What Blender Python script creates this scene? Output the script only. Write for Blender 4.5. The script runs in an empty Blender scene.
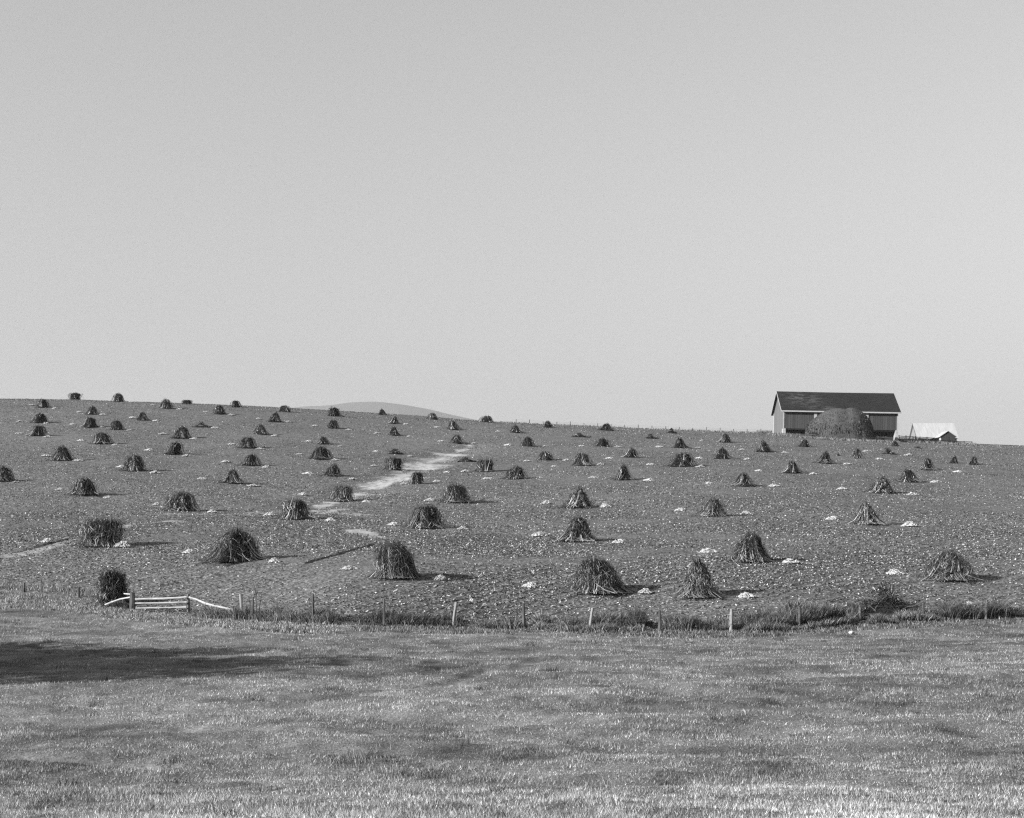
import bpy, math, random
import numpy as np

R = math.radians
rng = np.random.default_rng(7)
random.seed(7)
FPX, X0, YH = 1517.0, 512.0, 540.0        # focal length in pixels, principal column, row of the level line
W, HPX = 1024, 818
scene = bpy.context.scene
COL = scene.collection

# ------------------------------------------------------------------ helpers
def pchip(xs, ys, q):
    xs = np.asarray(xs, float); ys = np.asarray(ys, float); q = np.clip(q, xs[0], xs[-1])
    h = np.diff(xs); d = np.diff(ys) / h
    m = np.zeros_like(ys)
    for i in range(1, len(xs) - 1):
        if d[i-1] * d[i] > 0:
            w1, w2 = 2*h[i] + h[i-1], h[i] + 2*h[i-1]
            m[i] = (w1 + w2) / (w1/d[i-1] + w2/d[i])
    m[0], m[-1] = d[0], d[-1]
    i = np.clip(np.searchsorted(xs, q) - 1, 0, len(xs) - 2)
    t = (q - xs[i]) / h[i]
    return ((2*t**3 - 3*t**2 + 1)*ys[i] + (t**3 - 2*t**2 + t)*h[i]*m[i]
            + (-2*t**3 + 3*t**2)*ys[i+1] + (t**3 - t**2)*h[i]*m[i+1])

def vnoise(x, y, seed=0):
    xi = np.floor(x).astype(np.int64); yi = np.floor(y).astype(np.int64)
    fx = x - xi; fy = y - yi
    fx = fx*fx*(3-2*fx); fy = fy*fy*(3-2*fy)
    def h(a, b):
        n = (a*374761393 + b*668265263 + seed*974711) & 0x7fffffff
        n = ((n ^ (n >> 13)) * 1274126177) & 0x7fffffff
        n = n ^ (n >> 16)
        return (n & 0xffff) / 65535.0
    return (h(xi, yi)*(1-fx) + h(xi+1, yi)*fx)*(1-fy) + (h(xi, yi+1)*(1-fx) + h(xi+1, yi+1)*fx)*fy

def fbm(x, y, seed=0, o=3):
    s = 0; a = .5; n = 0
    for k in range(o):
        s = s + a*vnoise(x*2**k, y*2**k, seed+k*17); n += a; a *= .5
    return s/n

def link(name, me, mat=None, parent=None):
    ob = bpy.data.objects.new(name, me)
    COL.objects.link(ob)
    if mat is not None and len(me.materials) == 0: me.materials.append(mat)
    if parent is not None: ob.parent = parent
    return ob

def npmesh(name, V, F, tone=None, smooth=False, extra=None):
    """V (n,3), F (m,k) all the same k"""
    V = np.asarray(V, np.float32); F = np.asarray(F, np.int32)
    me = bpy.data.meshes.new(name)
    m, k = F.shape
    me.vertices.add(len(V)); me.vertices.foreach_set('co', V.ravel())
    me.loops.add(m*k); me.loops.foreach_set('vertex_index', F.ravel())
    me.polygons.add(m)
    me.polygons.foreach_set('loop_start', np.arange(0, m*k, k, dtype=np.int32))
    if smooth: me.polygons.foreach_set('use_smooth', np.ones(m, bool))
    for nm, arr in [('tone', tone)] + list((extra or {}).items()):
        if arr is None: continue
        at = me.attributes.new(nm, 'FLOAT', 'POINT' if len(arr) == len(V) else 'FACE')
        at.data.foreach_set('value', np.asarray(arr, np.float32))
    me.update(calc_edges=True)
    return me

class MB:
    """collects polygons, makes one mesh object"""
    def __init__(self): self.v = []; self.f = []
    def add(self, vs, fs):
        n = len(self.v); self.v += [tuple(p) for p in vs]; self.f += [tuple(i+n for i in q) for q in fs]
    def box(self, a, b):
        (x0, y0, z0), (x1, y1, z1) = a, b
        self.add([(x0,y0,z0),(x1,y0,z0),(x1,y1,z0),(x0,y1,z0),(x0,y0,z1),(x1,y0,z1),(x1,y1,z1),(x0,y1,z1)],
                 [(3,2,1,0),(4,5,6,7),(0,1,5,4),(1,2,6,5),(2,3,7,6),(3,0,4,7)])
    def prism(self, poly, d):
        """poly: list of 3-d points (planar), d: extrusion vector"""
        n = len(poly)
        q = [tuple(p[i]+d[i] for i in range(3)) for p in poly]
        self.add(list(poly)+q, [tuple(range(n))[::-1], tuple(range(n, 2*n))] +
                 [(i, (i+1) % n, n+(i+1) % n, n+i) for i in range(n)])
    def tube(self, pts, rad, n=6, jit=0.0):
        pts = [np.array(p, float) for p in pts]
        rad = rad if hasattr(rad, '__len__') else [rad]*len(pts)
        rings = []
        for i, p in enumerate(pts):
            d = pts[min(i+1, len(pts)-1)] - pts[max(i-1, 0)]; d /= np.linalg.norm(d)+1e-9
            a = np.cross(d, (0, 0, 1) if abs(d[2]) < .9 else (0, 1, 0)); a /= np.linalg.norm(a)
            b = np.cross(d, a)
            rings += [p + rad[i]*(1+random.uniform(-jit, jit))*(a*math.cos(2*math.pi*k/n)+b*math.sin(2*math.pi*k/n)) for k in range(n)]
        f = [(i*n+k, i*n+(k+1) % n, (i+1)*n+(k+1) % n, (i+1)*n+k) for i in range(len(pts)-1) for k in range(n)]
        f += [tuple(range(n))[::-1], tuple((len(pts)-1)*n+k for k in range(n))]
        self.add(rings, f)
    def build(self, name, mat, parent=None, smooth=False):
        me = bpy.data.meshes.new(name); me.from_pydata(self.v, [], self.f); me.update()
        if smooth:
            for p in me.polygons: p.use_smooth = True
        return link(name, me, mat, parent)

def tag(o, label=None, cat=None, group=None, kind=None):
    if label: o['label'] = label
    if cat: o['category'] = cat
    if group: o['group'] = group
    if kind: o['kind'] = kind
    return o

def empty(name, loc=(0, 0, 0), rz=0):
    o = bpy.data.objects.new(name, None); COL.objects.link(o)
    o.location = loc; o.rotation_euler = (0, 0, rz); o.empty_display_size = .5
    return o

# ------------------------------------------------------------------ the lie of the land
# rows of the level survey: depth in metres, columns: bearing, value: elevation angle (as rows below the level line)
COLX = [-160, 40, 200, 380, 500, 600, 700, 840, 960, 1180]
DEP  = [24, 50, 60, 75, 82, 88, 100, 120, 145, 190, 235, 280, 320, 350, 380, 410, 440, 500, 600, 800, 1200, 2500, 15000]
flat = lambda d: YH + 4.45*FPX/d
TAIL = [478, 512, 527, 534, 538]
ROW = {
 -160: [flat(24), flat(50), 654, 628, 620, 611, 580, 544, 520, 484, 458, 434, 412, 401, 398, 400, 408, 438],
   40: [flat(24), flat(50), 654, 628, 618, 609, 574, 540, 517, 484, 458, 435, 414, 402.5, 399.3, 401.5, 409, 438],
  200: [flat(24), flat(50), 653, 628, 618, 606, 566, 539, 519, 487, 461, 438, 419.5, 408, 404, 404.5, 410, 438],
  380: [flat(24), flat(50), 652, 627, 602, 581, 559, 541, 522, 494, 467, 445, 430, 420, 414.5, 413.2, 416, 440],
  500: [flat(24), flat(50), 652, 628, 605, 586, 561, 543, 523, 493, 470, 450, 436, 428, 423.3, 422, 424, 445],
  600: [flat(24), flat(50), 652, 629, 604, 585, 561.5, 543, 523, 492, 470, 452, 440.5, 432.5, 428, 426.5, 428, 448],
  700: [flat(24), flat(50), 652, 630, 604, 585, 562, 543, 522, 492, 470.5, 455, 445, 438, 433.3, 430.8, 432, 450],
  840: [flat(24), flat(50), 653, 632, 611, 591, 566, 545, 525, 495, 475, 460, 450, 444, 439.5, 436.2, 436, 450],
  960: [flat(24), flat(50), 653, 632, 616, 594, 570, 549, 529, 498, 477.5, 464, 455.5, 450, 446.5, 444, 443, 447],
 1180: [flat(24), flat(50), 653, 632, 617, 596, 573, 552, 533, 502, 482, 470, 462, 457, 453, 451, 450, 453],
}
_dense = np.concatenate([np.linspace(24, 500, 1200), np.geomspace(501, 15000, 340)])
_tab = np.array([pchip(DEP, ROW[c]+TAIL, _dense) for c in COLX])        # (col, dense)
_ux = np.linspace(-160, 1180, 240)
_tab2 = np.array([pchip(COLX, _tab[:, j], _ux) for j in range(len(_dense))]).T   # (ux, dense)

def rowof(px, D):
    """bilinear look-up in the survey"""
    px = np.clip(px, _ux[0], _ux[-1]-1e-6); D = np.clip(D, _dense[0], _dense[-1]-1e-6)
    a = (px - _ux[0])/(_ux[1]-_ux[0]); i = np.clip(a.astype(int), 0, len(_ux)-2); a = a - i
    j = np.clip(np.searchsorted(_dense, D, side='right')-1, 0, len(_dense)-2)
    b = (D - _dense[j])/(_dense[j+1]-_dense[j])
    return (_tab2[i, j]*(1-a)+_tab2[i+1, j]*a)*(1-b) + (_tab2[i, j+1]*(1-a)+_tab2[i+1, j+1]*a)*b

def H(X, Y):
    X = np.asarray(X, float); Y = np.asarray(Y, float); X, Y = np.broadcast_arrays(X, Y)
    px = X0 + FPX*X/np.maximum(Y, 8.)
    z = (YH - rowof(px, Y))/FPX*np.maximum(Y, 24.)
    near = pchip([-60, 0, 6, 12, 18, 24], [-1.6, -1.62, -1.75, -2.95, -3.85, -4.45], Y)
    z = np.where(Y < 24, near, z)
    return z

def h1(x, y): return float(H(np.array([x]), np.array([y]))[0])

_scan = np.concatenate([np.arange(24.5, 460, .25)])
def ground(px, py):
    """where the sight line of a bearing first meets the land"""
    r = rowof(np.full(_scan.shape, float(px)), _scan)
    k = np.argmax(r <= py)
    if r[k] > py: k = int(np.argmin(r)); D = _scan[k] + 5      # a little behind the crest
    else: D = _scan[k]
    return (px - X0)/FPX*D, float(D)

# fence line (bearing -> depth)
FX = [-200, 24, 79, 133, 188, 242, 313, 384, 454, 524, 591, 660, 731, 800, 861, 923, 990, 1300]
FD = [103, 94, 92, 86.5, 83, 79.5, 77, 75.5, 75, 74.5, 74.2, 74.2, 74.5, 76, 79, 80, 81, 86]
def fence_depth(px): return pchip(FX, FD, px)

# ------------------------------------------------------------------ materials (all neutral greys: a silver print)
def nt(name):
    m = bpy.data.materials.new(name); m.use_nodes = True
    t = m.node_tree; b = t.nodes['Principled BSDF']
    b.inputs['Roughness'].default_value = .9
    b.inputs['Specular IOR Level'].default_value = .15
    return m, t, b
def N(t, typ, **kw):
    n = t.nodes.new(typ)
    for k, v in kw.items():
        if k in n.inputs: n.inputs[k].default_value = v
        else: setattr(n, k, v)
    return n
def g(v): return (v, v, v, 1)
def ramp(t, src, stops):
    n = t.nodes.new('ShaderNodeValToRGB')
    e = n.color_ramp.elements
    while len(e) < len(stops): e.new(.5)
    for k, (p, v) in enumerate(stops): e[k].position = p; e[k].color = g(v)
    t.links.new(src, n.inputs[0]); return n
def math_(t, op, a, b=None, clamp=False):
    n = t.nodes.new('ShaderNodeMath'); n.operation = op; n.use_clamp = clamp
    for i, s in enumerate((a, b)):
        if s is None: continue
        if isinstance(s, (int, float)): n.inputs[i].default_value = s
        else: t.links.new(s, n.inputs[i])
    return n.outputs[0]
def noise(t, scale, detail=3, rough=.6, coord=None, dist=0.):
    n = N(t, 'ShaderNodeTexNoise', Scale=scale, Detail=detail, Roughness=rough, Distortion=dist)
    if coord is None:
        c = t.nodes.new('ShaderNodeTexCoord'); coord = c.outputs['Object']
    t.links.new(coord, n.inputs['Vector']); return n.outputs['Fac']
def mixv(t, f, a, b):
    n = t.nodes.new('ShaderNodeMix'); n.data_type = 'FLOAT'
    for s, i in ((f, 0), (a, 2), (b, 3)):
        if isinstance(s, (int, float)): n.inputs[i].default_value = s
        else: t.links.new(s, n.inputs[i])
    return n.outputs[0]
def tocol(t, v, b):
    c = t.nodes.new('ShaderNodeCombineColor')
    for i in range(3): t.links.new(v, c.inputs[i])
    t.links.new(c.outputs[0], b.inputs['Base Color'])
def bump(t, b, src, dist, strength=1.):
    n = N(t, 'ShaderNodeBump', Strength=strength, Distance=dist)
    t.links.new(src, n.inputs['Height']); t.links.new(n.outputs[0], b.inputs['Normal'])
def attr(t, nm):
    n = t.nodes.new('ShaderNodeAttribute'); n.attribute_name = nm; return n.outputs['Fac']

def tone_mat(name, k=1.0, var=.3, scale=8., rough=.85, spec=.15, transl=0.):
    """albedo = the mesh's per-leaf tone, broken up by a little noise"""
    m, t, b = nt(name)
    n = noise(t, scale, 2)
    f = mixv(t, n, 1-var, 1+var)
    v = math_(t, 'MULTIPLY', math_(t, 'MULTIPLY', attr(t, 'tone'), k), f)
    tocol(t, v, b)
    b.inputs['Roughness'].default_value = rough; b.inputs['Specular IOR Level'].default_value = spec
    if transl:
        tr = t.nodes.new('ShaderNodeBsdfTranslucent'); mx = t.nodes.new('ShaderNodeMixShader'); mx.inputs[0].default_value = transl
        c = t.nodes.new('ShaderNodeCombineColor')
        for i in range(3): t.links.new(v, c.inputs[i])
        t.links.new(c.outputs[0], tr.inputs[0])
        o = t.nodes['Material Output']
        t.links.new(b.outputs[0], mx.inputs[1]); t.links.new(tr.outputs[0], mx.inputs[2]); t.links.new(mx.outputs[0], o.inputs[0])
    return m

def plain_mat(name, lo, hi, scale=4., stretch=(1, 1, 1), rough=.85, bmp=.0, detail=4):
    m, t, b = nt(name)
    c = t.nodes.new('ShaderNodeTexCoord'); mp = t.nodes.new('ShaderNodeMapping'); mp.inputs['Scale'].default_value = stretch
    t.links.new(c.outputs['Object'], mp.inputs[0])
    n = noise(t, scale, detail, .65, mp.outputs[0])
    r = ramp(t, n, [(.3, lo), (.7, hi)])
    t.links.new(r.outputs[0], b.inputs['Base Color']); b.inputs['Roughness'].default_value = rough
    if bmp: bump(t, b, n, bmp)
    return m

def board_mat(name, lo, hi, board=.25, groove=.25, axis='X'):
    """vertical boards of unequal tone with narrow dark joints"""
    m, t, b = nt(name)
    c = t.nodes.new('ShaderNodeTexCoord'); sx = t.nodes.new('ShaderNodeSeparateXYZ'); t.links.new(c.outputs['Object'], sx.inputs[0])
    u = math_(t, 'DIVIDE', sx.outputs[axis], board)
    wn = t.nodes.new('ShaderNodeTexWhiteNoise'); wn.noise_dimensions = '1D'; t.links.new(math_(t, 'FLOOR', u), wn.inputs['W'])
    mp = t.nodes.new('ShaderNodeMapping'); mp.inputs['Scale'].default_value = (3, 3, .25); t.links.new(c.outputs['Object'], mp.inputs[0])
    n = noise(t, 1.2, 4, .6, mp.outputs[0])
    f = math_(t, 'ADD', math_(t, 'MULTIPLY', wn.outputs['Value'], .45), math_(t, 'MULTIPLY', n, .55))
    v = mixv(t, f, lo, hi)
    fr = math_(t, 'FRACT', u)
    j = math_(t, 'LESS_THAN', fr, .1)
    v = math_(t, 'MULTIPLY', v, mixv(t, j, 1., groove))
    tocol(t, v, b); return m

M = {}
# field: worn soil, chaff and low weeds
m, t, b = nt('field_soil')
f1 = noise(t, 5.5, 3, .75); f2 = noise(t, .9, 3, .6); f3 = noise(t, .035, 3, .6)
v = ramp(t, f1, [(.35, .022), (.49, .075), (.60, .17), (.74, .36)]).outputs[0]
v2 = math_(t, 'MULTIPLY', v, mixv(t, f2, .5, 1.6))
v3 = math_(t, 'MULTIPLY', v2, mixv(t, f3, .62, 1.42))
c = t.nodes.new('ShaderNodeTexCoord'); mp = t.nodes.new('ShaderNodeMapping'); mp.inputs['Rotation'].default_value = (0, 0, R(38)); t.links.new(c.outputs['Object'], mp.inputs[0])
wv = N(t, 'ShaderNodeTexWave', Scale=.30, Distortion=2.5, Detail=2.); wv.inputs['Detail Scale'].default_value = .6; t.links.new(mp.outputs[0], wv.inputs['Vector'])
rowm = mixv(t, wv.outputs['Fac'], .86, 1.12)                 # the old planting rows
v3 = math_(t, 'MULTIPLY', v3, mixv(t, noise(t, .09, 2), 1.08, rowm))
pal = math_(t, 'MULTIPLY', attr(t, 'pale'), mixv(t, ramp(t, noise(t, 1.1, 4, .7), [(.34, .1), (.6, 1)]).outputs[0], .0, 1.25), True)
v4 = mixv(t, pal, v3, mixv(t, f1, .26, .50))
v5 = math_(t, 'MULTIPLY', v4, mixv(t, attr(t, 'ditch_shade'), 1., .3))  # soil colour darkened along the ditches, standing in for trench shade
tocol(t, v5, b); bump(t, b, f1, .05, .7); M['field'] = m
# meadow turf
m, t, b = nt('meadow_turf')
f1 = noise(t, 14, 3, .7); f2 = noise(t, .8, 4, .6)
v = ramp(t, f1, [(.3, .04), (.7, .14)]).outputs[0]
v = math_(t, 'MULTIPLY', v, mixv(t, f2, .6, 1.4))
v = math_(t, 'MULTIPLY', v, attr(t, 'tone'))
tocol(t, v, b); bump(t, b, f1, .05, .7); M['meadow'] = m
M['blade'] = tone_mat('grass_blade', 1.0, .2, 20., .75, .2, .25)
M['weed'] = tone_mat('dry_weed', 1.0, .25, 9., .85, .12, .2)
M['litter'] = tone_mat('corn_leaf_litter', 1.0, .2, 9., .8, .15)
M['stalk'] = tone_mat('dried_corn_stalk', 1.0, .35, 6., .85, .12, .12)
M['ear'] = tone_mat('corn_ear', 1.0, .15, 14., .6, .25)
M['hay'] = tone_mat('weathered_hay', 1.0, .35, 1.2, .9, .1)
M['leaf'] = tone_mat('tree_leaf', 1.0, .2, 3., .7, .2, .2)
M['post_dark'] = plain_mat('weathered_post', .03, .10, 9, (1, 1, .15))
M['post_pale'] = plain_mat('bleached_post', .13, .26, 9, (1, 1, .15))
M['rail'] = plain_mat('whitewashed_rail', .20, .48, 7, (.3, 1, 1))
M['wire'] = plain_mat('rusty_wire', .05, .10, 6)
M['wood_grey'] = plain_mat('grey_board', .045, .12, 5, (.3, 1, 1))
M['white'] = plain_mat('white_paint', .26, .36, 2, (1, 1, 1))
M['white_roof'] = plain_mat('pale_metal_roof', .28, .38, 1.2, (1.6, .3, .3))
M['stone_white'] = plain_mat('whitewashed_stone', .2, .36, 1.8, bmp=.05)
M['stone_dark'] = plain_mat('dark_stone', .02, .06, 1.2, bmp=.05)
M['rock'] = plain_mat('pale_rock', .2, .42, 2., bmp=.05)
M['front'] = board_mat('painted_barn_boards', .030, .072, .62)
M['gable'] = board_mat('pale_gable_boards', .075, .14, .5, .6, 'Y')  # gable boards set paler than the front wall boards
M['shedwall'] = board_mat('shed_boards', .24, .36, .3, .6)
M['dark'] = board_mat('dark_boards', .03, .05, .25)
M['void'] = plain_mat('dark_opening', .008, .02, 1.)
M['bark'] = plain_mat('bark', .04, .1, 6, (1, 1, .2), bmp=.03)
# barn roof: dark slates with a worn, paler field
m, t, b = nt('slate_roof')
c = t.nodes.new('ShaderNodeTexCoord')
br = N(t, 'ShaderNodeTexBrick', Scale=1.0); br.inputs['Brick Width'].default_value = .9; br.inputs['Row Height'].default_value = .33
br.inputs['Color1'].default_value = g(.013); br.inputs['Color2'].default_value = g(.020); br.inputs['Mortar'].default_value = g(.010); br.inputs['Mortar Size'].default_value = .02
t.links.new(c.outputs['UV'], br.inputs['Vector'])
bw = t.nodes.new('ShaderNodeRGBToBW'); t.links.new(br.outputs[0], bw.inputs[0])
mp = t.nodes.new('ShaderNodeMapping'); mp.inputs['Scale'].default_value = (.35, 1.6, 1.6); t.links.new(c.outputs['Object'], mp.inputs[0])
n = noise(t, 1.1, 5, .75, mp.outputs[0])
wear = math_(t, 'MULTIPLY', attr(t, 'worn'), ramp(t, n, [(.47, 0), (.66, 1)]).outputs[0], True)
tocol(t, mixv(t, wear, math_(t, 'MULTIPLY', bw.outputs[0], mixv(t, noise(t, .25, 3), .7, 1.35)), .14), b)
b.inputs['Roughness'].default_value = .7; M['slate'] = m
# far hill
m, t, b = nt('wooded_hill'); tocol(t, mixv(t, noise(t, .02, 5, .7), .03, .09), b); M['hill'] = m

# ------------------------------------------------------------------ ground sheets
def grid_mesh(name, S, Yc, Xf, Zf, mat, attrs=None, smooth=True):
    """S (ns,), Yc (nr, ns) depths, X from Xf(S,Y)"""
    nr, ns = Yc.shape
    X = Xf(np.broadcast_to(S, Yc.shape), Yc)
    Z = Zf(X, Yc)
    V = np.stack([X, Yc, Z], -1).reshape(-1, 3)
    i = np.arange(nr*ns).reshape(nr, ns)
    F = np.stack([i[:-1, :-1], i[:-1, 1:], i[1:, 1:], i[1:, :-1]], -1).reshape(-1, 4)
    ex = {k: fn(X, Yc).ravel() for k, fn in (attrs or {}).items()}
    me = npmesh(name, V, F, None, smooth, ex)
    return link(name, me, mat)

def seg_dist(X, Y, pts):
    d = np.full(X.shape, 1e9)
    for (x0, y0), (x1, y1) in zip(pts[:-1], pts[1:]):
        dx, dy = x1-x0, y1-y0
        tt = np.clip(((X-x0)*dx+(Y-y0)*dy)/(dx*dx+dy*dy+1e-9), 0, 1)
        d = np.minimum(d, np.hypot(X-x0-tt*dx, Y-y0-tt*dy))
    return d
P2 = lambda L: [ground(*p) for p in L]
WASH = P2([(470, 445.5), (452, 452), (436, 459), (421, 466), (412, 471), (400, 476), (380, 483), (360, 491), (344, 497.5), (322, 504), (300, 511)])
WASHW = [(WASH[:2], .9), (WASH[1:4], 3.3), (WASH[3:7], 2.3), (WASH[5:9], 1.5), (WASH[8:], .9)]
SIDE = [(P2([(352, 531), (368, 534.5), (384, 539)]), 1.1, .65), (P2([(320, 512), (338, 508)]), 1., .6), (P2([(15, 555), (45, 549), (75, 541)]), .8, .5),
        (P2([(112, 529), (140, 524), (172, 521)]), .9, .6), (P2([(172, 515), (245, 515), (300, 506)]), 1., .45), (P2([(330, 512), (370, 515)]), .9, .5)]
DITCH = [(P2([(308, 564), (330, 557), (352, 551), (374, 544)]), .16, .26), (P2([(165, 585), (205, 577), (262, 569), (300, 565)]), .25, .18),
         (P2([(18, 552), (44, 546), (72, 539)]), .22, .15), (P2([(60, 489), (120, 500), (160, 507)]), .35, .15), (P2([(253, 487), (280, 491), (310, 495)]), .35, .15),
         (P2([(15, 500), (60, 506), (96, 515)]), .2, .05)]
def pale_attr(X, Y):
    p = np.zeros(X.shape)
    wob = (fbm(X*.16, Y*.16, 5)-.5)*7. + (fbm(X*.8, Y*.6, 8)-.5)*3.
    for pts, w in WASHW: p = np.maximum(p, np.clip(1.25-(seg_dist(X, Y, pts)+wob)/w, 0, 1))
    for pts, w, s in SIDE: p = np.maximum(p, s*np.clip(1.3-(seg_dist(X, Y, pts)+wob*.4)/w, 0, 1))
    return p
def ditch_shade_attr(X, Y):  # mask of the ditch shade that is put into the soil colour
    p = np.zeros(X.shape)
    for pts, w, d in DITCH: p = np.maximum(p, np.clip(1.5-seg_dist(X, Y, pts)/w, 0, 1)*min(.8, d*2.5))
    return p
def field_z(X, Y):
    z = H(X, Y)
    fade = np.clip((460-Y)/100, 0, 1)
    z = z + fade*((fbm(X*1.1+Y*.7, Y*1.1-X*.7, 3, 3)-.5)*.045 + (fbm(X*.12, Y*.12, 4, 2)-.5)*.3)
    z = z - .35*np.clip(1.2-seg_dist(X, Y, WASH)/4.5, 0, 1)
    for pts, w, d in DITCH: z = z - d*np.clip(1.6-seg_dist(X, Y, pts)/w, 0, 1)
    return z

OFF = 30.0
def Xf(S, Y): return S*(Y+OFF)
# bearings: fine where the photograph looks, coarse beyond
fine = np.linspace(-.33, .33, 1150)
S = np.concatenate([np.linspace(-1.6, -.34, 40), fine, np.linspace(.34, 1.6, 40)])
def fence_y_of_s(S):
    y = np.full(S.shape, 78.)
    for _ in range(12):
        px = X0 + FPX*S*(y+OFF)/y
        y = fence_depth(px)
    return y
FY = fence_y_of_s(S)
v = np.concatenate([np.geomspace(1, 460/75, 620), np.geomspace(6.4, 15000/75, 70)])
Yc = FY[None, :]*v[:, None]
field = grid_mesh('field', S, Yc, Xf, field_z, M['field'], {'pale': pale_attr, 'ditch_shade': ditch_shade_attr})
tag(field, kind='structure')

def meadow_tone(X, Y):
    """turf colour: drier swathes and greener ones"""
    n = fbm(X*.06+3, Y*.11, 21, 3); n2 = fbm(X*.38, Y*.62, 22, 4); n3 = fbm(X*1.3, Y*1.7, 23, 3)
    tn = .86 + .62*n + 1.5*(n2-.5) + 1.0*(n3-.5) + .34*np.clip((33-Y)/8, 0, 1)
    px = X0+FPX*X/np.maximum(Y, 10)
    # dry sweep on the left, pale strip beside the fence, dry tall grass low on the right
    tn += .38*np.exp(-((Y-44-.12*X)/4.5)**2)*np.clip((8-X)/14, 0, 1)
    tn += .40*np.exp(-((fence_depth(px)-4-Y)/4.)**2)*np.clip((8-X)/10, .15, 1)
    tn += .30*np.exp(-((X-7)/4.)**2-((Y-25)/4.)**2)
    tn -= .22*np.exp(-((X-9.)/4.5)**2-((Y-32)/3.0)**2) + .22*np.exp(-((X+7.5)/4.5)**2-((Y-30)/2.6)**2) + .16*np.exp(-((X-2)/3)**2-((Y-36)/2.6)**2)
    return np.clip(tn, .3, 2.2)
RUTS = [([(-19, 41.2), (-16, 40.6), (-12, 41.2), (-8.4, 43.2), (-6, 44), (-2, 47.5), (-1, 52)], .3, .09), ([(-11.6, 34.4), (-9.6, 33.9), (-7.6, 33.2)], .3, .18),
        ([(-3, 49), (0, 52), (1, 57)], .3, .05), ([(3, 43), (6.5, 42.2), (9, 41.5)], .35, .1), ([(-9, 38.0), (-5, 38.2), (-1, 39)], .3, .1)]
def meadow_z(X, Y):
    z = H(X, Y) + np.clip((Y-8)/20, 0, 1)*np.clip((fence_depth(X0+FPX*X/np.maximum(Y, 10))-Y)/4, 0, 1)*((fbm(X*.35, Y*.6, 9, 3)-.5)*.34 + (fbm(X*2.2, Y*2.2, 10, 2)-.5)*.10)
    for pts, w, d in RUTS: z = z - d*np.clip(1.5-(seg_dist(X, Y, pts)+(fbm(X*1.3, Y*1.3, 6)-.5)*.6)/w, 0, 1)
    return z
vm = np.concatenate([np.linspace(-.2, .14, 16)[:-1], np.linspace(.14, 1, 420)])
S2 = np.concatenate([np.linspace(-1.6, -.36, 40), np.linspace(-.345, .345, 420), np.linspace(.36, 1.6, 40)])
Ym = fence_y_of_s(S2)[None, :]*vm[:, None]
meadow = grid_mesh('meadow', S2, Ym, Xf, meadow_z, M['meadow'], {'tone': meadow_tone})
tag(meadow, kind='structure')

# far hill: a long low mountain eleven kilometres off
hx = np.linspace(-7150, 4100, 200); hy = np.linspace(9000, 14500, 70)
prof_px = [-300, 150, 240, 290, 310, 335, 360, 376, 395, 420, 442, 466, 500, 560, 700, 1100]
prof_y  = [520, 440, 418, 409, 406.3, 404, 402.6, 402.2, 403.4, 407.5, 411.8, 417.2, 424, 440, 480, 535]
XX, YY = np.meshgrid(hx, hy)
top = (YH - pchip(prof_px, prof_y, X0+FPX*XX/11000.))/FPX*11000.
ZZ = top*np.exp(-((YY-11000)/1400.)**2) + 22*(fbm(XX*.0045, YY*.0045, 40, 4)-.5)*np.clip(top/200, 0, 1) - 4
i = np.arange(XX.size).reshape(XX.shape)
hill = link('hill', npmesh('hill', np.stack([XX, YY, ZZ], -1).reshape(-1, 3), np.stack([i[:-1, :-1], i[:-1, 1:], i[1:, 1:], i[1:, :-1]], -1).reshape(-1, 4), None, True), M['hill'])
tag(hill, kind='structure')

# ------------------------------------------------------------------ grass, weeds, litter
def blades(P, hgt, wid, lean, tone, name, mat, seg=1):
    """P (n,3) roots; curved three-sided blades"""
    n = len(P); a = rng.uniform(0, 2*np.pi, n); la = rng.uniform(0, 2*np.pi, n)
    side = np.stack([np.cos(a), np.sin(a), 0*a], -1)*(wid*.5)[:, None]
    ld = np.stack([np.cos(la), np.sin(la), 0*a], -1)*(lean*hgt)[:, None]
    up = np.zeros((n, 3)); up[:, 2] = hgt
    if seg == 1:
        V = np.stack([P-side, P+side, P+up+ld], 1).reshape(-1, 3)
        F = np.arange(3*n).reshape(n, 3)
        tv = np.repeat(tone, 3)
    else:
        mid = P + up*.55 + ld*.3
        V = np.stack([P-side, P+side, mid+side*.8, mid-side*.8, P+up+ld+side*.15, P+up+ld-side*.15], 1).reshape(-1, 3)
        b0 = np.arange(n)[:, None]*6
        F = np.concatenate([b0+np.array([[0, 1, 2, 3]]), b0+np.array([[3, 2, 4, 5]])])
        tv = np.repeat(tone, 6)
    return link(name, npmesh(name, V, F, tv), mat)

def sample_meadow(n, y0, y1, pw=1.0):
    Y = y0*(y1/y0)**rng.random(n) if pw == 1 else np.sqrt(rng.uniform(y0**2, y1**2, n))
    X = rng.uniform(-.385, .385, n)*(Y+4)
    k = Y < fence_depth(X0+FPX*X/Y)+.5
    return X[k], Y[k]
X, Y = sample_meadow(560000, 20, 96)
tn = meadow_tone(X, Y)
clump = np.clip(.5+1.5*(fbm(X*.8, Y*1.2, 31, 3)-.5), 0, 1)
hg = (.05+.13*clump**1.5)*rng.uniform(.6, 1.5, len(X))*(.55+.42*np.clip((30-Y)/7, 0, 1))
rutd = np.min([seg_dist(X, Y, p) for p, w, d in RUTS], axis=0)
hg = np.where(rutd < .4, hg*.35, hg)
wd = rng.uniform(.006, .014, len(X))*(1+Y/60)
al = 1.72*tn*rng.choice([.05, .085, .12, .165, .24], len(X), p=[.2, .26, .26, .18, .10])*rng.uniform(.8, 1.2, len(X))
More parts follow.
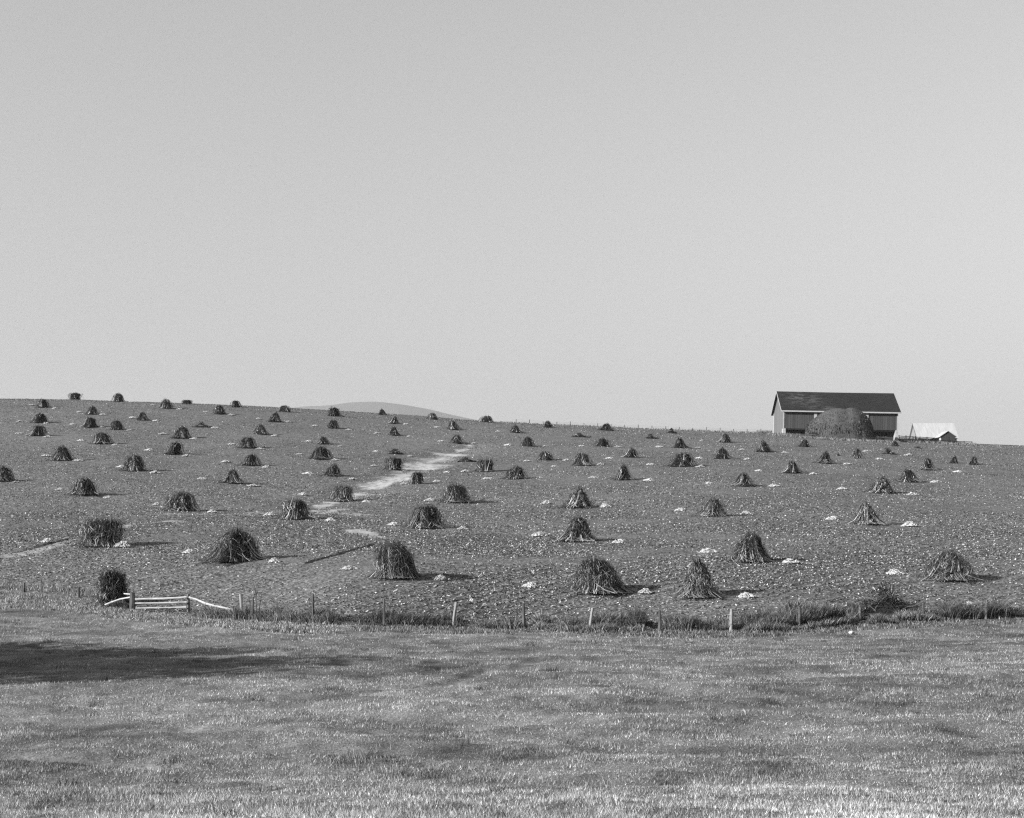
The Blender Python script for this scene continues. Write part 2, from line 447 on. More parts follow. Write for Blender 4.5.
# coarser tussocks and a few dead stems
nc = 420; cx_, cy_ = sample_meadow(nc, 21, 85, 2); nc = len(cx_); kk = 45
tx_ = np.repeat(cx_, kk)+rng.normal(0, .16, nc*kk); ty2 = np.repeat(cy_, kk)+rng.normal(0, .16, nc*kk)
ct = np.repeat(rng.choice([.045, .07, .13, .24], nc, p=[.4, .3, .15, .15]), kk)
X = np.concatenate([X, tx_]); Y = np.concatenate([Y, ty2]); hg = np.concatenate([hg, rng.uniform(.08, .24, nc*kk)*np.repeat(rng.uniform(.6, 1.3, nc), kk)])
wd = np.concatenate([wd, rng.uniform(.010, .022, nc*kk)]); al = np.concatenate([al, ct*rng.uniform(.7, 1.3, nc*kk)])
gr = blades(np.stack([X, Y, meadow_z(X, Y)-.01], -1), hg, wd, rng.uniform(.1, .9, len(X)), al, 'grass', M['blade'])
tag(gr, 'short dry meadow grass with pale and dark swathes before the fence', 'grass', kind='stuff')

# fence row: pale tall grass on the left, dark dead weeds on the right
def row_samples(n, x0, x1, off0, off1):
    px = rng.uniform(x0, x1, n); D = fence_depth(px) + rng.uniform(off0, off1, n)
    return px, (px-X0)/FPX*D, D
PX, AX, AD, AH, AT = [], [], [], [], []
def weeds(n, x0, x1, o0, o1, h, t, clumpy=True, taper=14):
    px, X, D = row_samples(n, x0, x1, o0, o1)
    c = fbm(X*.9, D*.9, 51, 3); c = np.clip(.5+(c-.5)*1.7, 0, 1)
    edge = np.clip(np.minimum(px-x0, x1-px)/taper, .25, 1)
    AX.append(X); AD.append(D); AH.append(h*(.25+1.35*np.clip(c, .15, .9))*edge*rng.uniform(.6, 1.2, n)); AT.append(1.45*t*rng.choice([.35, .7, 1.1, 2.1], n, p=[.25, .3, .3, .15])*rng.uniform(.8, 1.2, n))
weeds(24000, -60, 345, -6.5, -.3, .15, .16)
weeds(2200, -60, 110, .2, 2.6, .26, .16)
weeds(3500, 92, 131, -.4, 1.5, .42, .05)
weeds(7000, 192, 345, -.6, 1.6, .50, .085)
weeds(2500, 262, 310, -.4, 1.0, .72, .11)
weeds(5000, 345, 470, -.2, 1.6, .40, .055)
weeds(4500, 470, 530, -.3, 1.8, .36, .09)
weeds(3600, 528, 554, -.2, 1.4, .80, .15)
weeds(5000, 552, 640, .1, 2.2, .58, .095)
weeds(2200, 622, 652, .1, 2.5, .85, .045)
weeds(3000, 540, 660, -.8, .1, .30, .11)
weeds(7000, 655, 742, .05, 1.6, .62, .10)
weeds(10000, 730, 868, .05, 2.4, .68, .075)
weeds(3000, 735, 860, -1., .0, .34, .10)
weeds(3500, 760, 850, .6, 2.6, .80, .12)
weeds(2600, 838, 862, -.9, .9, .7, .14)
weeds(5000, 860, 905, -1.2, .3, .34, .10)
weeds(6000, 885, 945, -.6, 1.0, .50, .12)
weeds(6500, 928, 1060, .0, 2.0, .6, .06)
weeds(12000, 345, 1060, -3.0, -.3, .14, .10)
for (xa, xb, da, db, nn, hh) in ((768, 800, 386, 396, 1500, .55), (798, 900, 376, 383, 3500, .5), (895, 975, 398, 414, 2600, .6), (690, 770, 398, 408, 1500, .4), (500, 690, 395, 408, 2200, .3)):
    px = rng.uniform(xa, xb, nn); dd = rng.uniform(da, db, nn)                  # rough grass round the farmyard and along the crest
    AX.append((px-X0)/FPX*dd); AD.append(dd); AH.append(hh*rng.uniform(.3, 1.3, nn)); AT.append(rng.choice([.05, .10, .2, .32], nn))
X = np.concatenate(AX); D = np.concatenate(AD)
P = np.stack([X, D, np.where(D < fence_depth(X0+FPX*X/D), meadow_z(X, D), field_z(X, D))-.02], -1)
wd_ = blades(P, np.concatenate(AH), rng.uniform(.02, .05, len(X))*(1+np.maximum(D-100, 0)/150), rng.uniform(.1, .8, len(X)), np.concatenate(AT), 'weeds', M['weed'], 2)
tag(wd_, 'rank dead weeds and pale tall grass along the fence row', 'weeds', kind='stuff')

# corn leaf litter, stubble and low weeds all over the field
n = 640000
Y = 76*(430/76.)**(rng.random(n)**1.0)
X = rng.uniform(-.385, .385, n)*Y
ra = R(38)                                                    # the old corn rows
q = X*math.cos(ra)-Y*math.sin(ra); q2 = np.round(q/1.05)*1.05
dq = (q2-q)*rng.choice([0, .85], n, p=[.65, .35]); X = X+dq*math.cos(ra); Y = Y-dq*math.sin(ra)
keep = (Y > fence_depth(X0+FPX*X/np.maximum(Y, 1))+.6) & (fbm(X*.11, Y*.11, 71, 3) > rng.uniform(.15, .75, n)) & (pale_attr(X, Y) < .55)
X, Y = X[keep], Y[keep]; n = len(X)
L = rng.uniform(.07, .22, n)*(1+Y/500); wl = rng.uniform(.010, .026, n)*(1+Y/250)
a = rng.uniform(0, 2*np.pi, n); tilt = rng.uniform(.0, .8, n)**2.6
d = np.stack([np.cos(a)*np.cos(tilt), np.sin(a)*np.cos(tilt), np.sin(tilt)], -1)*L[:, None]
s = np.stack([-np.sin(a), np.cos(a), rng.uniform(-.7, .7, n)], -1)*wl[:, None]
P = np.stack([X, Y, field_z(X, Y)+.015], -1)
mid = P + d*.55 + np.array([0, 0, .02])
V = np.stack([P-s, P+s, mid+s*.9, mid-s*.9], 1).reshape(-1, 3)
tn = rng.choice([.018, .05, .14, .32, .52], n, p=[.27, .22, .22, .20, .09])*rng.uniform(.8, 1.2, n)
li = link('corn_litter', npmesh('corn_litter', V, np.arange(4*n).reshape(n, 4), np.repeat(tn, 4)), M['litter'])
tag(li, 'dry leaf litter, stubble and low weeds covering the harvested field', 'litter', kind='stuff')

def place(px, py, it=3):
    """as ground(), on the field's worked surface"""
    x, D = ground(px, py)
    if D > 430 or py < 420: return x, D
    for _ in range(it):
        x = (px-X0)/FPX*D
        r0 = YH-float(field_z(np.array([x]), np.array([D]))[0])*FPX/D
        sl = (rowof(np.array([float(px)]), np.array([D+1.5]))[0]-rowof(np.array([float(px)]), np.array([D-1.5]))[0])/3
        D += float(np.clip((py-r0)/min(sl, -.12), -1.5, 1.5))
    return (px-X0)/FPX*D, D
# ------------------------------------------------------------------ corn shocks
PROF = {   # radius (share of the half width) up the height
 'cone':  [(0, 1.0), (.14, .80), (.4, .60), (.7, .42), (.9, .27), (1, .14)],
 'peak':  [(0, 1.0), (.14, .78), (.4, .55), (.7, .32), (.9, .18), (1, .09)],
 'dome':  [(0, 1.0), (.13, .84), (.4, .72), (.68, .58), (.88, .42), (1, .20)],
 'round': [(0, 1.0), (.12, .89), (.5, .80), (.8, .68), (.93, .52), (1, .30)],
 'barrel':[(0, .96), (.15, .88), (.6, .94), (.85, .90), (1, .66)],
 'broad': [(0, 1.0), (.14, .82), (.4, .69), (.7, .58), (.9, .46), (1, .30)],
 'tent':  [(0, 1.0), (.13, .74), (.34, .52), (.6, .38), (.82, .28), (1, .14)],
 'arch':  [(0, 1.0), (.16, .82), (.45, .70), (.75, .54), (.9, .38), (1, .18)],
}
def strips(cl, wv, tn):
    """cl (n,k,3) centre lines, wv (n,k,3) half-width vectors -> V,F,T"""
    n, k, _ = cl.shape
    V = np.stack([cl-wv, cl+wv], 2).reshape(-1, 3)
    b0 = (np.arange(n)*2*k)[:, None, None]
    j = np.arange(k-1)[None, :, None]*2
    F = (b0 + j + np.array([0, 1, 3, 2])[None, None, :]).reshape(-1, 4)
    T = np.repeat(tn, 2, axis=1).ravel() if tn.ndim == 2 else np.repeat(tn, 2*k)
    return V, F, T
def join(parts):
    V, F, T, o = [], [], [], 0
    for v_, f_, t_ in parts: V.append(v_); F.append(f_+o); T.append(t_); o += len(v_)
    return np.concatenate(V), np.concatenate(F), np.concatenate(T)

def shock_meshes(h, w, kind, px_h, bright, rg, lean):
    """stalk mass, ragged top and splayed straw of one shock (metres, origin at the base)"""
    rw = w/2; dep = 1.05
    pr = PROF[kind]; pt = [p[0] for p in pr]; pv = [p[1] for p in pr]
    rad = lambda tt, a: rw*pchip(pt, pv, tt)*(1+.16*np.sin(2*a+ph[0])+.12*np.sin(3*a+ph[1])+.08*np.sin(5*a+ph[2]))
    ph = rg.uniform(0, 6.28, 3)
    big = px_h > 16
    bright = bright*(1.0 if big else .72)
    n = int(np.clip(px_h*px_h*.95, 170, 1250)) if big else int(np.clip(px_h*16, 110, 260))
    pxm = h/px_h                                             # metres that one pixel covers
    parts = []
    # inner mass, so that no light passes
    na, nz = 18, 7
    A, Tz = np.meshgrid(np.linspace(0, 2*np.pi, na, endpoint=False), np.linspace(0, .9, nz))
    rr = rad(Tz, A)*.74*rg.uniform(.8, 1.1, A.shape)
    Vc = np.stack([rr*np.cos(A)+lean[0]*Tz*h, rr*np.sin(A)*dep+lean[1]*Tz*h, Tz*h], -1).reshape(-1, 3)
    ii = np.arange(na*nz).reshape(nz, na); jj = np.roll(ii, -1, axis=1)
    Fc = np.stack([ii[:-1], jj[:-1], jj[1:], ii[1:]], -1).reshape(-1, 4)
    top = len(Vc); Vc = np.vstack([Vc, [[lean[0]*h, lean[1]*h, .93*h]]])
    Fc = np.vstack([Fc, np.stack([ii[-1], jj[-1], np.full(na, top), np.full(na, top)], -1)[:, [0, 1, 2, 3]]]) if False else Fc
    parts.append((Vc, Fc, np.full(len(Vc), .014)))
    # stalks: ribbons that follow the profile
    K = 6
    nb = int(np.clip(8+px_h*.28, 9, 20))                      # sheaves leaning together
    ab = np.linspace(0, 2*np.pi, nb, endpoint=False)+rg.normal(0, .16, nb); jb = rg.uniform(.80, 1.14, nb)
    tb_ = np.clip(rg.normal(.93, .10, nb), .62, 1.08); fb_ = rg.choice([0, 0, .10, .26, .42], nb); mb_ = rg.choice([.32, .75, 1.25, 1.9], nb, p=[.25, .3, .27, .18])
    bi = rg.integers(0, nb, n); loose = rg.random(n) < .22
    a = np.where(loose, rg.uniform(0, 2*np.pi, n), ab[bi]+rg.normal(0, 1.25/nb, n)); a1 = a+rg.normal(0, .30, n)
    t1 = np.clip(tb_[bi]+rg.normal(-.04, .09, n), .35, 1.12); t0 = np.where(rg.random(n) < .42, 0, rg.uniform(0, .8, n)); t1 = np.where(t0 > 0, np.minimum(t1, t0+rg.uniform(.18, .5, n)), t1); t1 = np.maximum(t1, t0+.1)
    ts = t0[:, None]+(t1-t0)[:, None]*np.linspace(0, 1, K)[None, :]
    aa = a[:, None]+(a1-a)[:, None]*np.linspace(0, 1, K)[None, :]
    jit = (jb[bi]*rg.uniform(.86, 1.08, n))[:, None]*(1+.10*np.maximum(0, .3-ts)*rg.uniform(-1, 3, n)[:, None])*(1+fb_[bi][:, None]*np.clip((.30-ts)/.30, 0, 1)**1.4)
    rr = rad(np.minimum(ts, 1), aa)*jit
    cl = np.stack([rr*np.cos(aa)+lean[0]*ts*h, rr*np.sin(aa)*dep+lean[1]*ts*h, ts*h], -1)
    cl[:, :, 2] += rg.normal(0, .012*h, (n, K))
    ww = rg.uniform(.3, 1.05, n)*max(pxm*.62, .032)
    ta = aa+rg.uniform(-.6, .6, n)[:, None]
    tw = np.linspace(1, .55, K)[None, :]
    wv = np.stack([-np.sin(ta), np.cos(ta)*dep, 0*ta], -1)*(ww[:, None]*tw*.5)[:, :, None]
    base = np.minimum(rg.choice([.008, .022, .065, .17, .40], n, p=[.28, .25, .19, .16, .12])*bright*mb_[bi]*1.2, .48)
    tn = base[:, None]*np.linspace(1.5, .5, K)[None, :]      # stalk butts are barer and paler than the leafy tops
    parts.append(strips(cl, wv, tn))
    # hanging leaves
    nl = int(n*(1.7 if big else .6)); K = 4
    a = rg.uniform(0, 2*np.pi, nl); tt = rg.uniform(.08, .98, nl)
    r0 = rad(tt, a)*rg.uniform(.92, 1.06, nl)
    L = rg.uniform(.3, 1.1, nl)*.22*max(h, 1.6)
    k = np.linspace(0, 1, K)[None, :]
    out = r0[:, None]+(L*rg.uniform(.1, 1.0, nl))[:, None]*np.sin(k*2.4)
    zz = (tt*h)[:, None]+(L*.25)[:, None]*np.sin(k*3.1)-L[:, None]*k**1.5*.95
    zz = np.maximum(zz, .02)
    aa = a[:, None]+rg.normal(0, .35, nl)[:, None]*k
    cl = np.stack([out*np.cos(aa)+lean[0]*zz, out*np.sin(aa)*dep+lean[1]*zz, zz], -1)
    ta = aa+rg.uniform(-1, 1, nl)[:, None]
    wv = np.stack([-np.sin(ta), np.cos(ta), 0*ta], -1)*(rg.uniform(.35, 1., nl)*max(pxm*.62, .032)*.5)[:, None, None]*np.array([1, 1, .8, .2])[None, :, None]
    cl2 = fbm(a*1.9+40, tt*4+ph[0], 80+idx, 2)
    tl = 1.2*rg.choice([.008, .022, .065, .17, .40], nl, p=[.27, .25, .20, .17, .11])*bright*(.35+1.5*np.clip((cl2-.25)*1.7, 0, 1))*(1.4-.85*tt)
    tl = np.minimum(tl, .42)
    parts.append(strips(cl, wv, tl))
    body = join(parts)
    # ragged top
    nt_ = int(np.clip(n*.12, 14, 90)); K = 4
    a = rg.uniform(0, 2*np.pi, nt_); rt = rad(np.full(nt_, .9), a)*rg.uniform(.1, 1.0, nt_)
    L = h*rg.uniform(.08, .26, nt_)
    k = np.linspace(0, 1, K)[None, :]
    ox = (np.cos(a)*rg.uniform(0, .6, nt_)*L); oy = np.sin(a)*rg.uniform(0, .6, nt_)*L
    cl = np.stack([(rt*np.cos(a))[:, None]+ox[:, None]*k+lean[0]*h, (rt*np.sin(a))[:, None]+oy[:, None]*k+lean[1]*h, .84*h+L[:, None]*(k*1.2-.25*k*k)+0*a[:, None]], -1)
    ta = rg.uniform(0, 6.28, nt_)
    wv = np.stack([np.cos(ta), np.sin(ta), 0*ta], -1)[:, None, :]*(rg.uniform(.4, 1, nt_)*max(pxm*.55, .03)*.5)[:, None, None]*np.array([1, .9, .7, .2])[None, :, None]
    topm = strips(cl, wv, rg.choice([.012, .025, .05], nt_)*bright)
    # straw splayed on the ground round the foot, mostly down the slope and to the west
    ns_ = int(np.clip(n*.10, 10, 70)); K = 3
    a = rg.normal(-2.3, 1.0, ns_); r0 = rw*rg.uniform(.7, 1.05, ns_); L = rg.uniform(.35, 1.0, ns_)*min(1.0, .4*h+.2)
    k = np.linspace(0, 1, K)[None, :]
    rr = r0[:, None]+L[:, None]*k
    da = a[:, None]+rg.normal(0, .4, ns_)[:, None]*k
    cl = np.stack([rr*np.cos(da), rr*np.sin(da)*dep, np.maximum(.22*h*(1-k)**1.3*rg.uniform(.2, 1.2, ns_)[:, None], 0)+.04+.0*da], -1)
    ta = a+rg.uniform(-.8, .8, ns_)
    wv = np.stack([-np.sin(ta), np.cos(ta), .5+0*ta], -1)[:, None, :]*(rg.uniform(.4, 1, ns_)*max(pxm*.55, .03)*.5)[:, None, None]*np.ones((1, K, 1))
    straw = strips(cl, wv, rg.choice([.06, .12, .25], ns_)*bright)
    return body, topm, straw

def fallen_mesh(h, w, px_h, bright, rg):
    """stalks lying criss-cross in a low heap"""
    n = int(np.clip(px_h*34, 120, 800)); K = 4; rw = w/2; pxm = h/max(px_h, 3)
    cx = rg.normal(0, .50 if px_h > 15 else .38, n).clip(-.95, .95)*rw; cy = rg.normal(0, .5, n)*min(rw*.7, 1.)
    hm = lambda x: h*np.clip(.25+.75*np.exp(-((x/rw+.1)/(.55 if px_h > 15 else .33))**2)*(.8+.35*np.sin(9*x/rw+2)), .1, 1)
    cz = rg.uniform(.02, 1, n)**.8*hm(cx)
    a = rg.uniform(0, 2*np.pi, n); el = rg.normal(.1, .6 if px_h > 15 else .38, n); L = rg.uniform(.35, 1.0, n)*min(rw, 1.5)*(1.05 if px_h > 15 else .8)
    k = np.linspace(-.5, .5, K)[None, :]
    cl = np.stack([cx[:, None]+L[:, None]*k*np.cos(a)[:, None], cy[:, None]+L[:, None]*k*np.sin(a)[:, None]*.7, cz[:, None]+L[:, None]*k*np.sin(el)[:, None]-L[:, None]*k*k*.5], -1)
    cl[:, :, 2] = np.clip(cl[:, :, 2], .02, h*1.05)
    ta = a+rg.uniform(-.5, .5, n)
    wv = np.stack([-np.sin(ta), np.cos(ta), rg.uniform(-1, 1, n)], -1)[:, None, :]*(rg.uniform(.4, 1, n)*max(pxm*.7, .035)*.5)[:, None, None]*np.array([1, 1, .8, .3])[None, :, None]
    tn = rg.choice([.010, .025, .06, .16, .36], n, p=[.34, .27, .19, .13, .07])*bright
    A, Bq = np.meshgrid(np.linspace(-1, 1, 13), np.linspace(-1, 1, 7))
    z = hm(A*rw)*.72*np.clip(1-A**4, 0, 1)*np.clip(1-Bq**2, 0, 1)*rg.uniform(.7, 1, A.shape)
    Vc = np.stack([A*rw*.9, Bq*min(rw*.7, 1.), z-.02], -1).reshape(-1, 3)
    ii = np.arange(A.size).reshape(A.shape)
    Fc = np.stack([ii[:-1, :-1], ii[:-1, 1:], ii[1:, 1:], ii[1:, :-1]], -1).reshape(-1, 4)
    return join([(Vc, Fc, np.full(len(Vc), .014)), strips(cl, wv, tn)])

# x, base row, top row, width, shape, brightness, phrase
SH = [
 (42.8,408,398.3,13,'dome',1.1,"top shock of three stacked along the left edge"),
 (75,399.5,392.5,10.5,'barrel',.9,"blocky shock farthest left on the skyline"),
 (118.5,402,393,13,'dome',.9,"domed shock second from left on the skyline"),
 (167,408.5,398.5,13,'dome',1.,"domed shock just left of the low flat skyline block"),
 (92.5,414.8,406,13,'cone',.8,"small cone shock below the first two skyline shocks"),
 (143,420.5,412,11,'cone',.8,"dark triangular shock below right of second skyline shock"),
 (40,423,413,14,'dome',.9,"middle shock of three stacked along the left edge"),
 (91,427.5,416.8,16,'broad',1.,"wide left shock of the close pair at upper left"),
 (117,429.8,419.8,13,'dome',.9,"narrow right shock of the close pair at upper left"),
 (38,436,425,15,'broad',1.05,"lowest shock of three stacked along the left edge"),
 (102.5,444.5,432,20,'broad',1.,"broad sloping shock right below the close pair"),
 (63,461,445.5,21,'cone',.9,"dark peaked shock below the three along the edge"),
 (135,471.5,454.5,20,'broad',.9,"tall flat-topped shock alone in the upper left field"),
 (187,404,399.7,10,'barrel',.9,"low flat shock third from left on the skyline"),
 (235.5,407,400,12,'dome',.9,"rounded shock fourth from left on the skyline"),
 (219.5,414.5,404.7,14,'dome',1.,"domed shock between and below two skyline shocks"),
 (285,412.3,405,13,'dome',.9,"humped shock fifth from left on the skyline"),
 (275,422,412.3,17,'tent',.9,"spread-footed shock just below the fifth skyline shock"),
 (202,427.5,420.8,17,'flat',.9,"collapsed split shock lying below a low skyline block"),
 (261,434.5,424,15,'cone',.85,"slim pointed shock in the column under spread-footed one"),
 (181,438.5,426.5,17,'dome',.85,"bulky leaning shock under the collapsed split shock"),
 (174.5,455,441.5,16,'broad',.85,"ragged shock far left of the twin-topped shock"),
 (248,448.5,436.7,19,'broad',.8,"twin-topped bushy shock left of field centre"),
 (250.5,466,454,18,'arch',.85,"arched white-footed shock below the twin-topped one"),
 (233,484,469.2,24,'tent',1.05,"steep shock with wide straw skirt, left field"),
 (324,444.5,436,15,'tent',.8,"small ragged shock directly above the wide arch"),
 (321.5,460,446.3,20,'arch',.8,"wide arched shock with two splayed legs"),
 (333,476.5,464.5,17,'arch',.8,"hunched pale-legged shock below the wide arch"),
 (333,428.5,419.5,13,'dome',.85,"small dark shock below the distant hill's left end"),
 (334,416.5,407,14,'broad',.8,"double-humped skyline shock at the distant hill's left end"),
 (383,415.3,409,10,'cone',.8,"skyline shock before the distant hill's summit"),
 (432.5,419.3,412.5,12,'dome',.8,"rounded skyline shock before the distant hill's right slope"),
 (487,422.5,415.3,14,'dome',.8,"skyline shock just past the distant hill's right end"),
 (394,423.7,416.5,12,'cone',.8,"half-fallen shock directly below the distant hill's summit"),
 (453.5,429.8,420.8,13,'cone',.85,"pale-skirted shock above the one at washout's top"),
 (394.5,435.5,426.5,15,'tent',.7,"spiky shock with fallen arms on both sides"),
 (457.5,444,434.5,15,'cone',.85,"dark cone shock at the pale washout's top end"),
 (395,454.5,448,17,'flat',.8,"low fallen shock left of the pale washout"),
 (394.5,470.3,457,15,'barrel',.75,"round bushy shock touching the washout's left side"),
 (467,462,456.5,19,'flat',.8,"flattened fallen shock right of the pale washout"),
 (485.5,472,459,16,'barrel',.85,"bushy square shock right of the flattened one"),
 (417,484,471.5,14,'round',1.3,"pale rounded shock on the washout's lower edge"),
 (341,502,485,23,'round',.95,"sloping shock at the lower end of pale washout"),
 (457,503.5,484,27,'broad',1.,"shaggy knob-topped shock right of the pale washout"),
 (426,529,505,36,'broad',1.1,"wide combed shock in the middle of the field"),
 (397,579.5,543,38,'round',.95,"tallest round-topped shock, near centre with long black shadow"),
 (296,520,499,33,'broad',.9,"broad flat-topped shock left of the washout's foot"),
 (182,511.5,492,27,'round',.95,"stout shock with long thin shadow, left field"),
 (235,563,530,46,'dome',.9,"largest dark shock at left, above the loose rail"),
 (84,496,477.5,27,'dome',.85,"spiky shock with flowing right skirt, left field"),
 (99,547.5,518,32,'barrel',.9,"barrel-shaped shock above the rail gate"),
 (112,606,570,22,'round',.65,"dark shock standing behind the rail gate"),
 (515,432.7,425,15,'tent',.8,"small broken shock nearest the skyline at centre"),
 (547.5,427.5,420.5,13,'cone',.9,"leaning skyline shock at top centre"),
 (527.5,446.5,436.5,13,'dome',.85,"small dome shock in the upper centre field"),
 (580,437.2,432.8,20,'flat',.8,"long flat fallen shock under the centre skyline"),
 (606,430.5,423,17,'tent',.85,"tent-like skyline shock with stalks leaning right"),
 (602,446.7,438,15,'arch',.85,"stooped shock below the tent-like skyline shock"),
 (546,460.5,451,16,'dome',.8,"dark hooded shock with pale foot, upper centre"),
 (583,466,453,19,'broad',1.,"bushy shock with steep black right side"),
 (631,457.7,448,17,'cone',.85,"small pyramid shock with wide base, right of centre"),
 (515,479.5,466,21,'arch',1.05,"low hooded shock with white straw skirt"),
 (623,480.3,465,21,'cone',1.1,"hooded shock with bright white straw in front"),
 (578,508.5,488,29,'peak',1.05,"sharp peaked cone shock in the middle field"),
 (651.5,438.7,433.5,13,'flat',.8,"low fallen lump below the right-hand skyline"),
 (672,433.2,428,9,'flat',.8,"tiny remnant shock on skyline by the distant posts"),
 (680,448.2,438,18,'tent',.85,"thin tripod-like shock above a broad drooping one"),
 (725,442.7,433.5,15,'cone',.95,"small pointed shock near skyline, left of barn"),
 (682,467,452.5,26,'broad',1.,"broad drooping shock below the tripod-like one"),
 (721,459,447.5,18,'cone',1.15,"striped bell shock right of the broad drooping one"),
 (764.5,452.3,441,21,'tent',.95,"spread tent shock just left below the barn"),
 (804,447.2,439,14,'tent',.9,"ragged shock directly below the barn's left corner"),
 (792,473.5,461,25,'tent',1.1,"lumpy sprawling shock below the spread tent shock"),
 (743.5,486.7,473,27,'tent',1.1,"open tent shock with grey straw front"),
 (823.5,463.7,452,18,'tent',.8,"dark spread-legged shock below the haystack"),
 (856.5,458.3,448,10,'cone',.8,"narrow upright shock below the haystack's right side"),
 (889,454.3,448,15,'flat',.9,"slumped shock below the barn's right corner"),
 (895,446.2,441,8,'cone',.9,"tiny shock close to the barn's right pier"),
 (927,470.3,458,18,'tent',1.2,"pale shock with dark prop, below the white shed"),
 (953.5,463.3,456,10,'tent',.9,"small scraggly shock far below the white shed"),
 (907.5,482.5,469,22,'cone',1.2,"ragged pale cone shock between two striped shocks"),
 (880,493.7,477,24,'cone',1.15,"striped cone shock with dark knob, right field"),
 (918,448.3,446.3,8,'flat',.9,"flat dark remnant lying below the white shed"),
 (838.5,456,453.8,5,'flat',.8,"tiny dark lump between two shocks below the haystack"),
 (868,525,503,33,'peak',1.3,"pale tall shock with dark top, right field"),
 (946,582,552,48,'dome',1.25,"wide brushy shock at the lower right edge"),
 (749,562.5,533,44,'cone',1.1,"large steep shock with black right flank, lower right"),
 (711,516.7,498,27,'cone',1.2,"pale loose shock in the middle of right field"),
 (576,542,517,38,'cone',1.15,"big leafy shock below the sharp peaked cone"),
 (600,596,558,50,'dome',1.1,"widest bushy shock just behind the fence"),
 (700,599,560,31,'peak',1.1,"tall narrow shock just behind the fence"),
 (887,618,583,60,'flat',.95,"toppled dark shock tangled in the fence weeds"),
 (3,482,466,22,'dome',.95,"shock cut through by the left picture edge"),
 (973,465,456,13,'tent',.95,"small dark-legged shock at the right edge"),
]
GROUP = 'corn shocks standing over the hillside field'
for idx, (px, by, ty, wp, kind, br, phrase) in enumerate(SH):
    rg = np.random.default_rng(1000+idx)
    gx, gd = place(px, by)
    wm = 1.13*wp*gd/FPX
    yc = gd + (.42*wm if by > 440 else .2*wm); xc = (px-X0)/FPX*yc
    zb = float(field_z(np.array([xc]), np.array([yc]))[0]) - .05
    hm = max((YH-ty)/FPX*yc - zb, .5)
    lean = (rg.normal(.01, .085), rg.normal(0, .03))
    if kind == 'flat':
        v_, f_, t_ = fallen_mesh(hm, wm, by-ty, br, rg)
        o = link('corn_shock', npmesh('corn_shock', v_, f_, t_), M['stalk'])
    else:
        body, topm, straw = shock_meshes(hm/1.03, wm, kind, by-ty, br, rg, lean)
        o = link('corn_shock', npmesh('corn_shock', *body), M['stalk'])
        if by-ty > 11.5:
            tag(link('ragged_top', npmesh('ragged_top', *topm), M['stalk'], o), kind='stuff')
            tag(link('splayed_straw', npmesh('splayed_straw', *straw), M['stalk'], o), kind='stuff')
    o.location = (xc, yc, zb)
    lab = phrase if 'shock' in phrase.split() else phrase + ' of corn stalks'
    tag(o, lab, 'corn shock', GROUP)

# ------------------------------------------------------------------ heaps of husked ears
def heap_mesh(near, seed):
    rg = np.random.default_rng(seed)
    n = 170 if near else 60
    L, r = (.11, .032) if near else (.16, .055)
    r0 = np.sqrt(rg.random(n)); a = rg.uniform(0, 6.28, n)
    x = r0*np.cos(a)*.62; y = r0*np.sin(a)*.5
    z = .26*(1-r0**2.6)*rg.uniform(.8, 1.12, n)*(1+.22*np.sin(6*x+seed)) + .03
    far = rg.random(n) < .08; x = np.where(far, x*1.35, x); y = np.where(far, y*1.3, y); z = np.where(far, .03, z)
    th = rg.uniform(0, 6.28, n); el = rg.normal(0, .35, n)
    d = np.stack([np.cos(th)*np.cos(el), np.sin(th)*np.cos(el), np.sin(el)], -1)
    u = np.stack([-np.sin(th), np.cos(th), 0*th], -1); w = np.cross(d, u)
    ks = 5; rings = [(-1, .35), (-.6, .95), (.3, .9), (1, .3)]
    V = []
    for s_, q in rings:
        for k in range(ks):
            c, s2 = math.cos(2*math.pi*k/ks), math.sin(2*math.pi*k/ks)
            V.append(np.stack([x, y, z], -1)+d*(s_*L)+(u*c+w*s2)*(q*r))
    V = np.stack(V, 1)                                            # n, 20, 3
    fl = [(i*ks+k, i*ks+(k+1) % ks, (i+1)*ks+(k+1) % ks, (i+1)*ks+k) for i in range(3) for k in range(ks)]
    F = (np.arange(n)[:, None, None]*20+np.array(fl)[None]).reshape(-1, 4)
    T = np.repeat(rg.uniform(.26, .52, n), 20)
    V1, F1 = V.reshape(-1, 3), F
    A, Bq = np.meshgrid(np.linspace(0, 2*np.pi, 16, endpoint=False), np.linspace(0, 1, 6))
    rr = Bq*.95
    Vc = np.stack([rr*np.cos(A)*.62, rr*np.sin(A)*.5, .23*(1-rr**2.6)+.0*A-.01], -1).reshape(-1, 3)
    ii = np.arange(A.size).reshape(A.shape); jj = np.roll(ii, -1, axis=1)
    Fc = np.stack([ii[1:], jj[1:], jj[:-1], ii[:-1]], -1).reshape(-1, 4)
    return npmesh('corn_heap', *join([(V1, F1, T), (Vc, Fc, np.full(len(Vc), .34))]))
HM_N = [heap_mesh(True, s) for s in range(4)]; HM_F = [heap_mesh(False, s) for s in range(4)]
for me in HM_N+HM_F: me.materials.append(M['ear'])
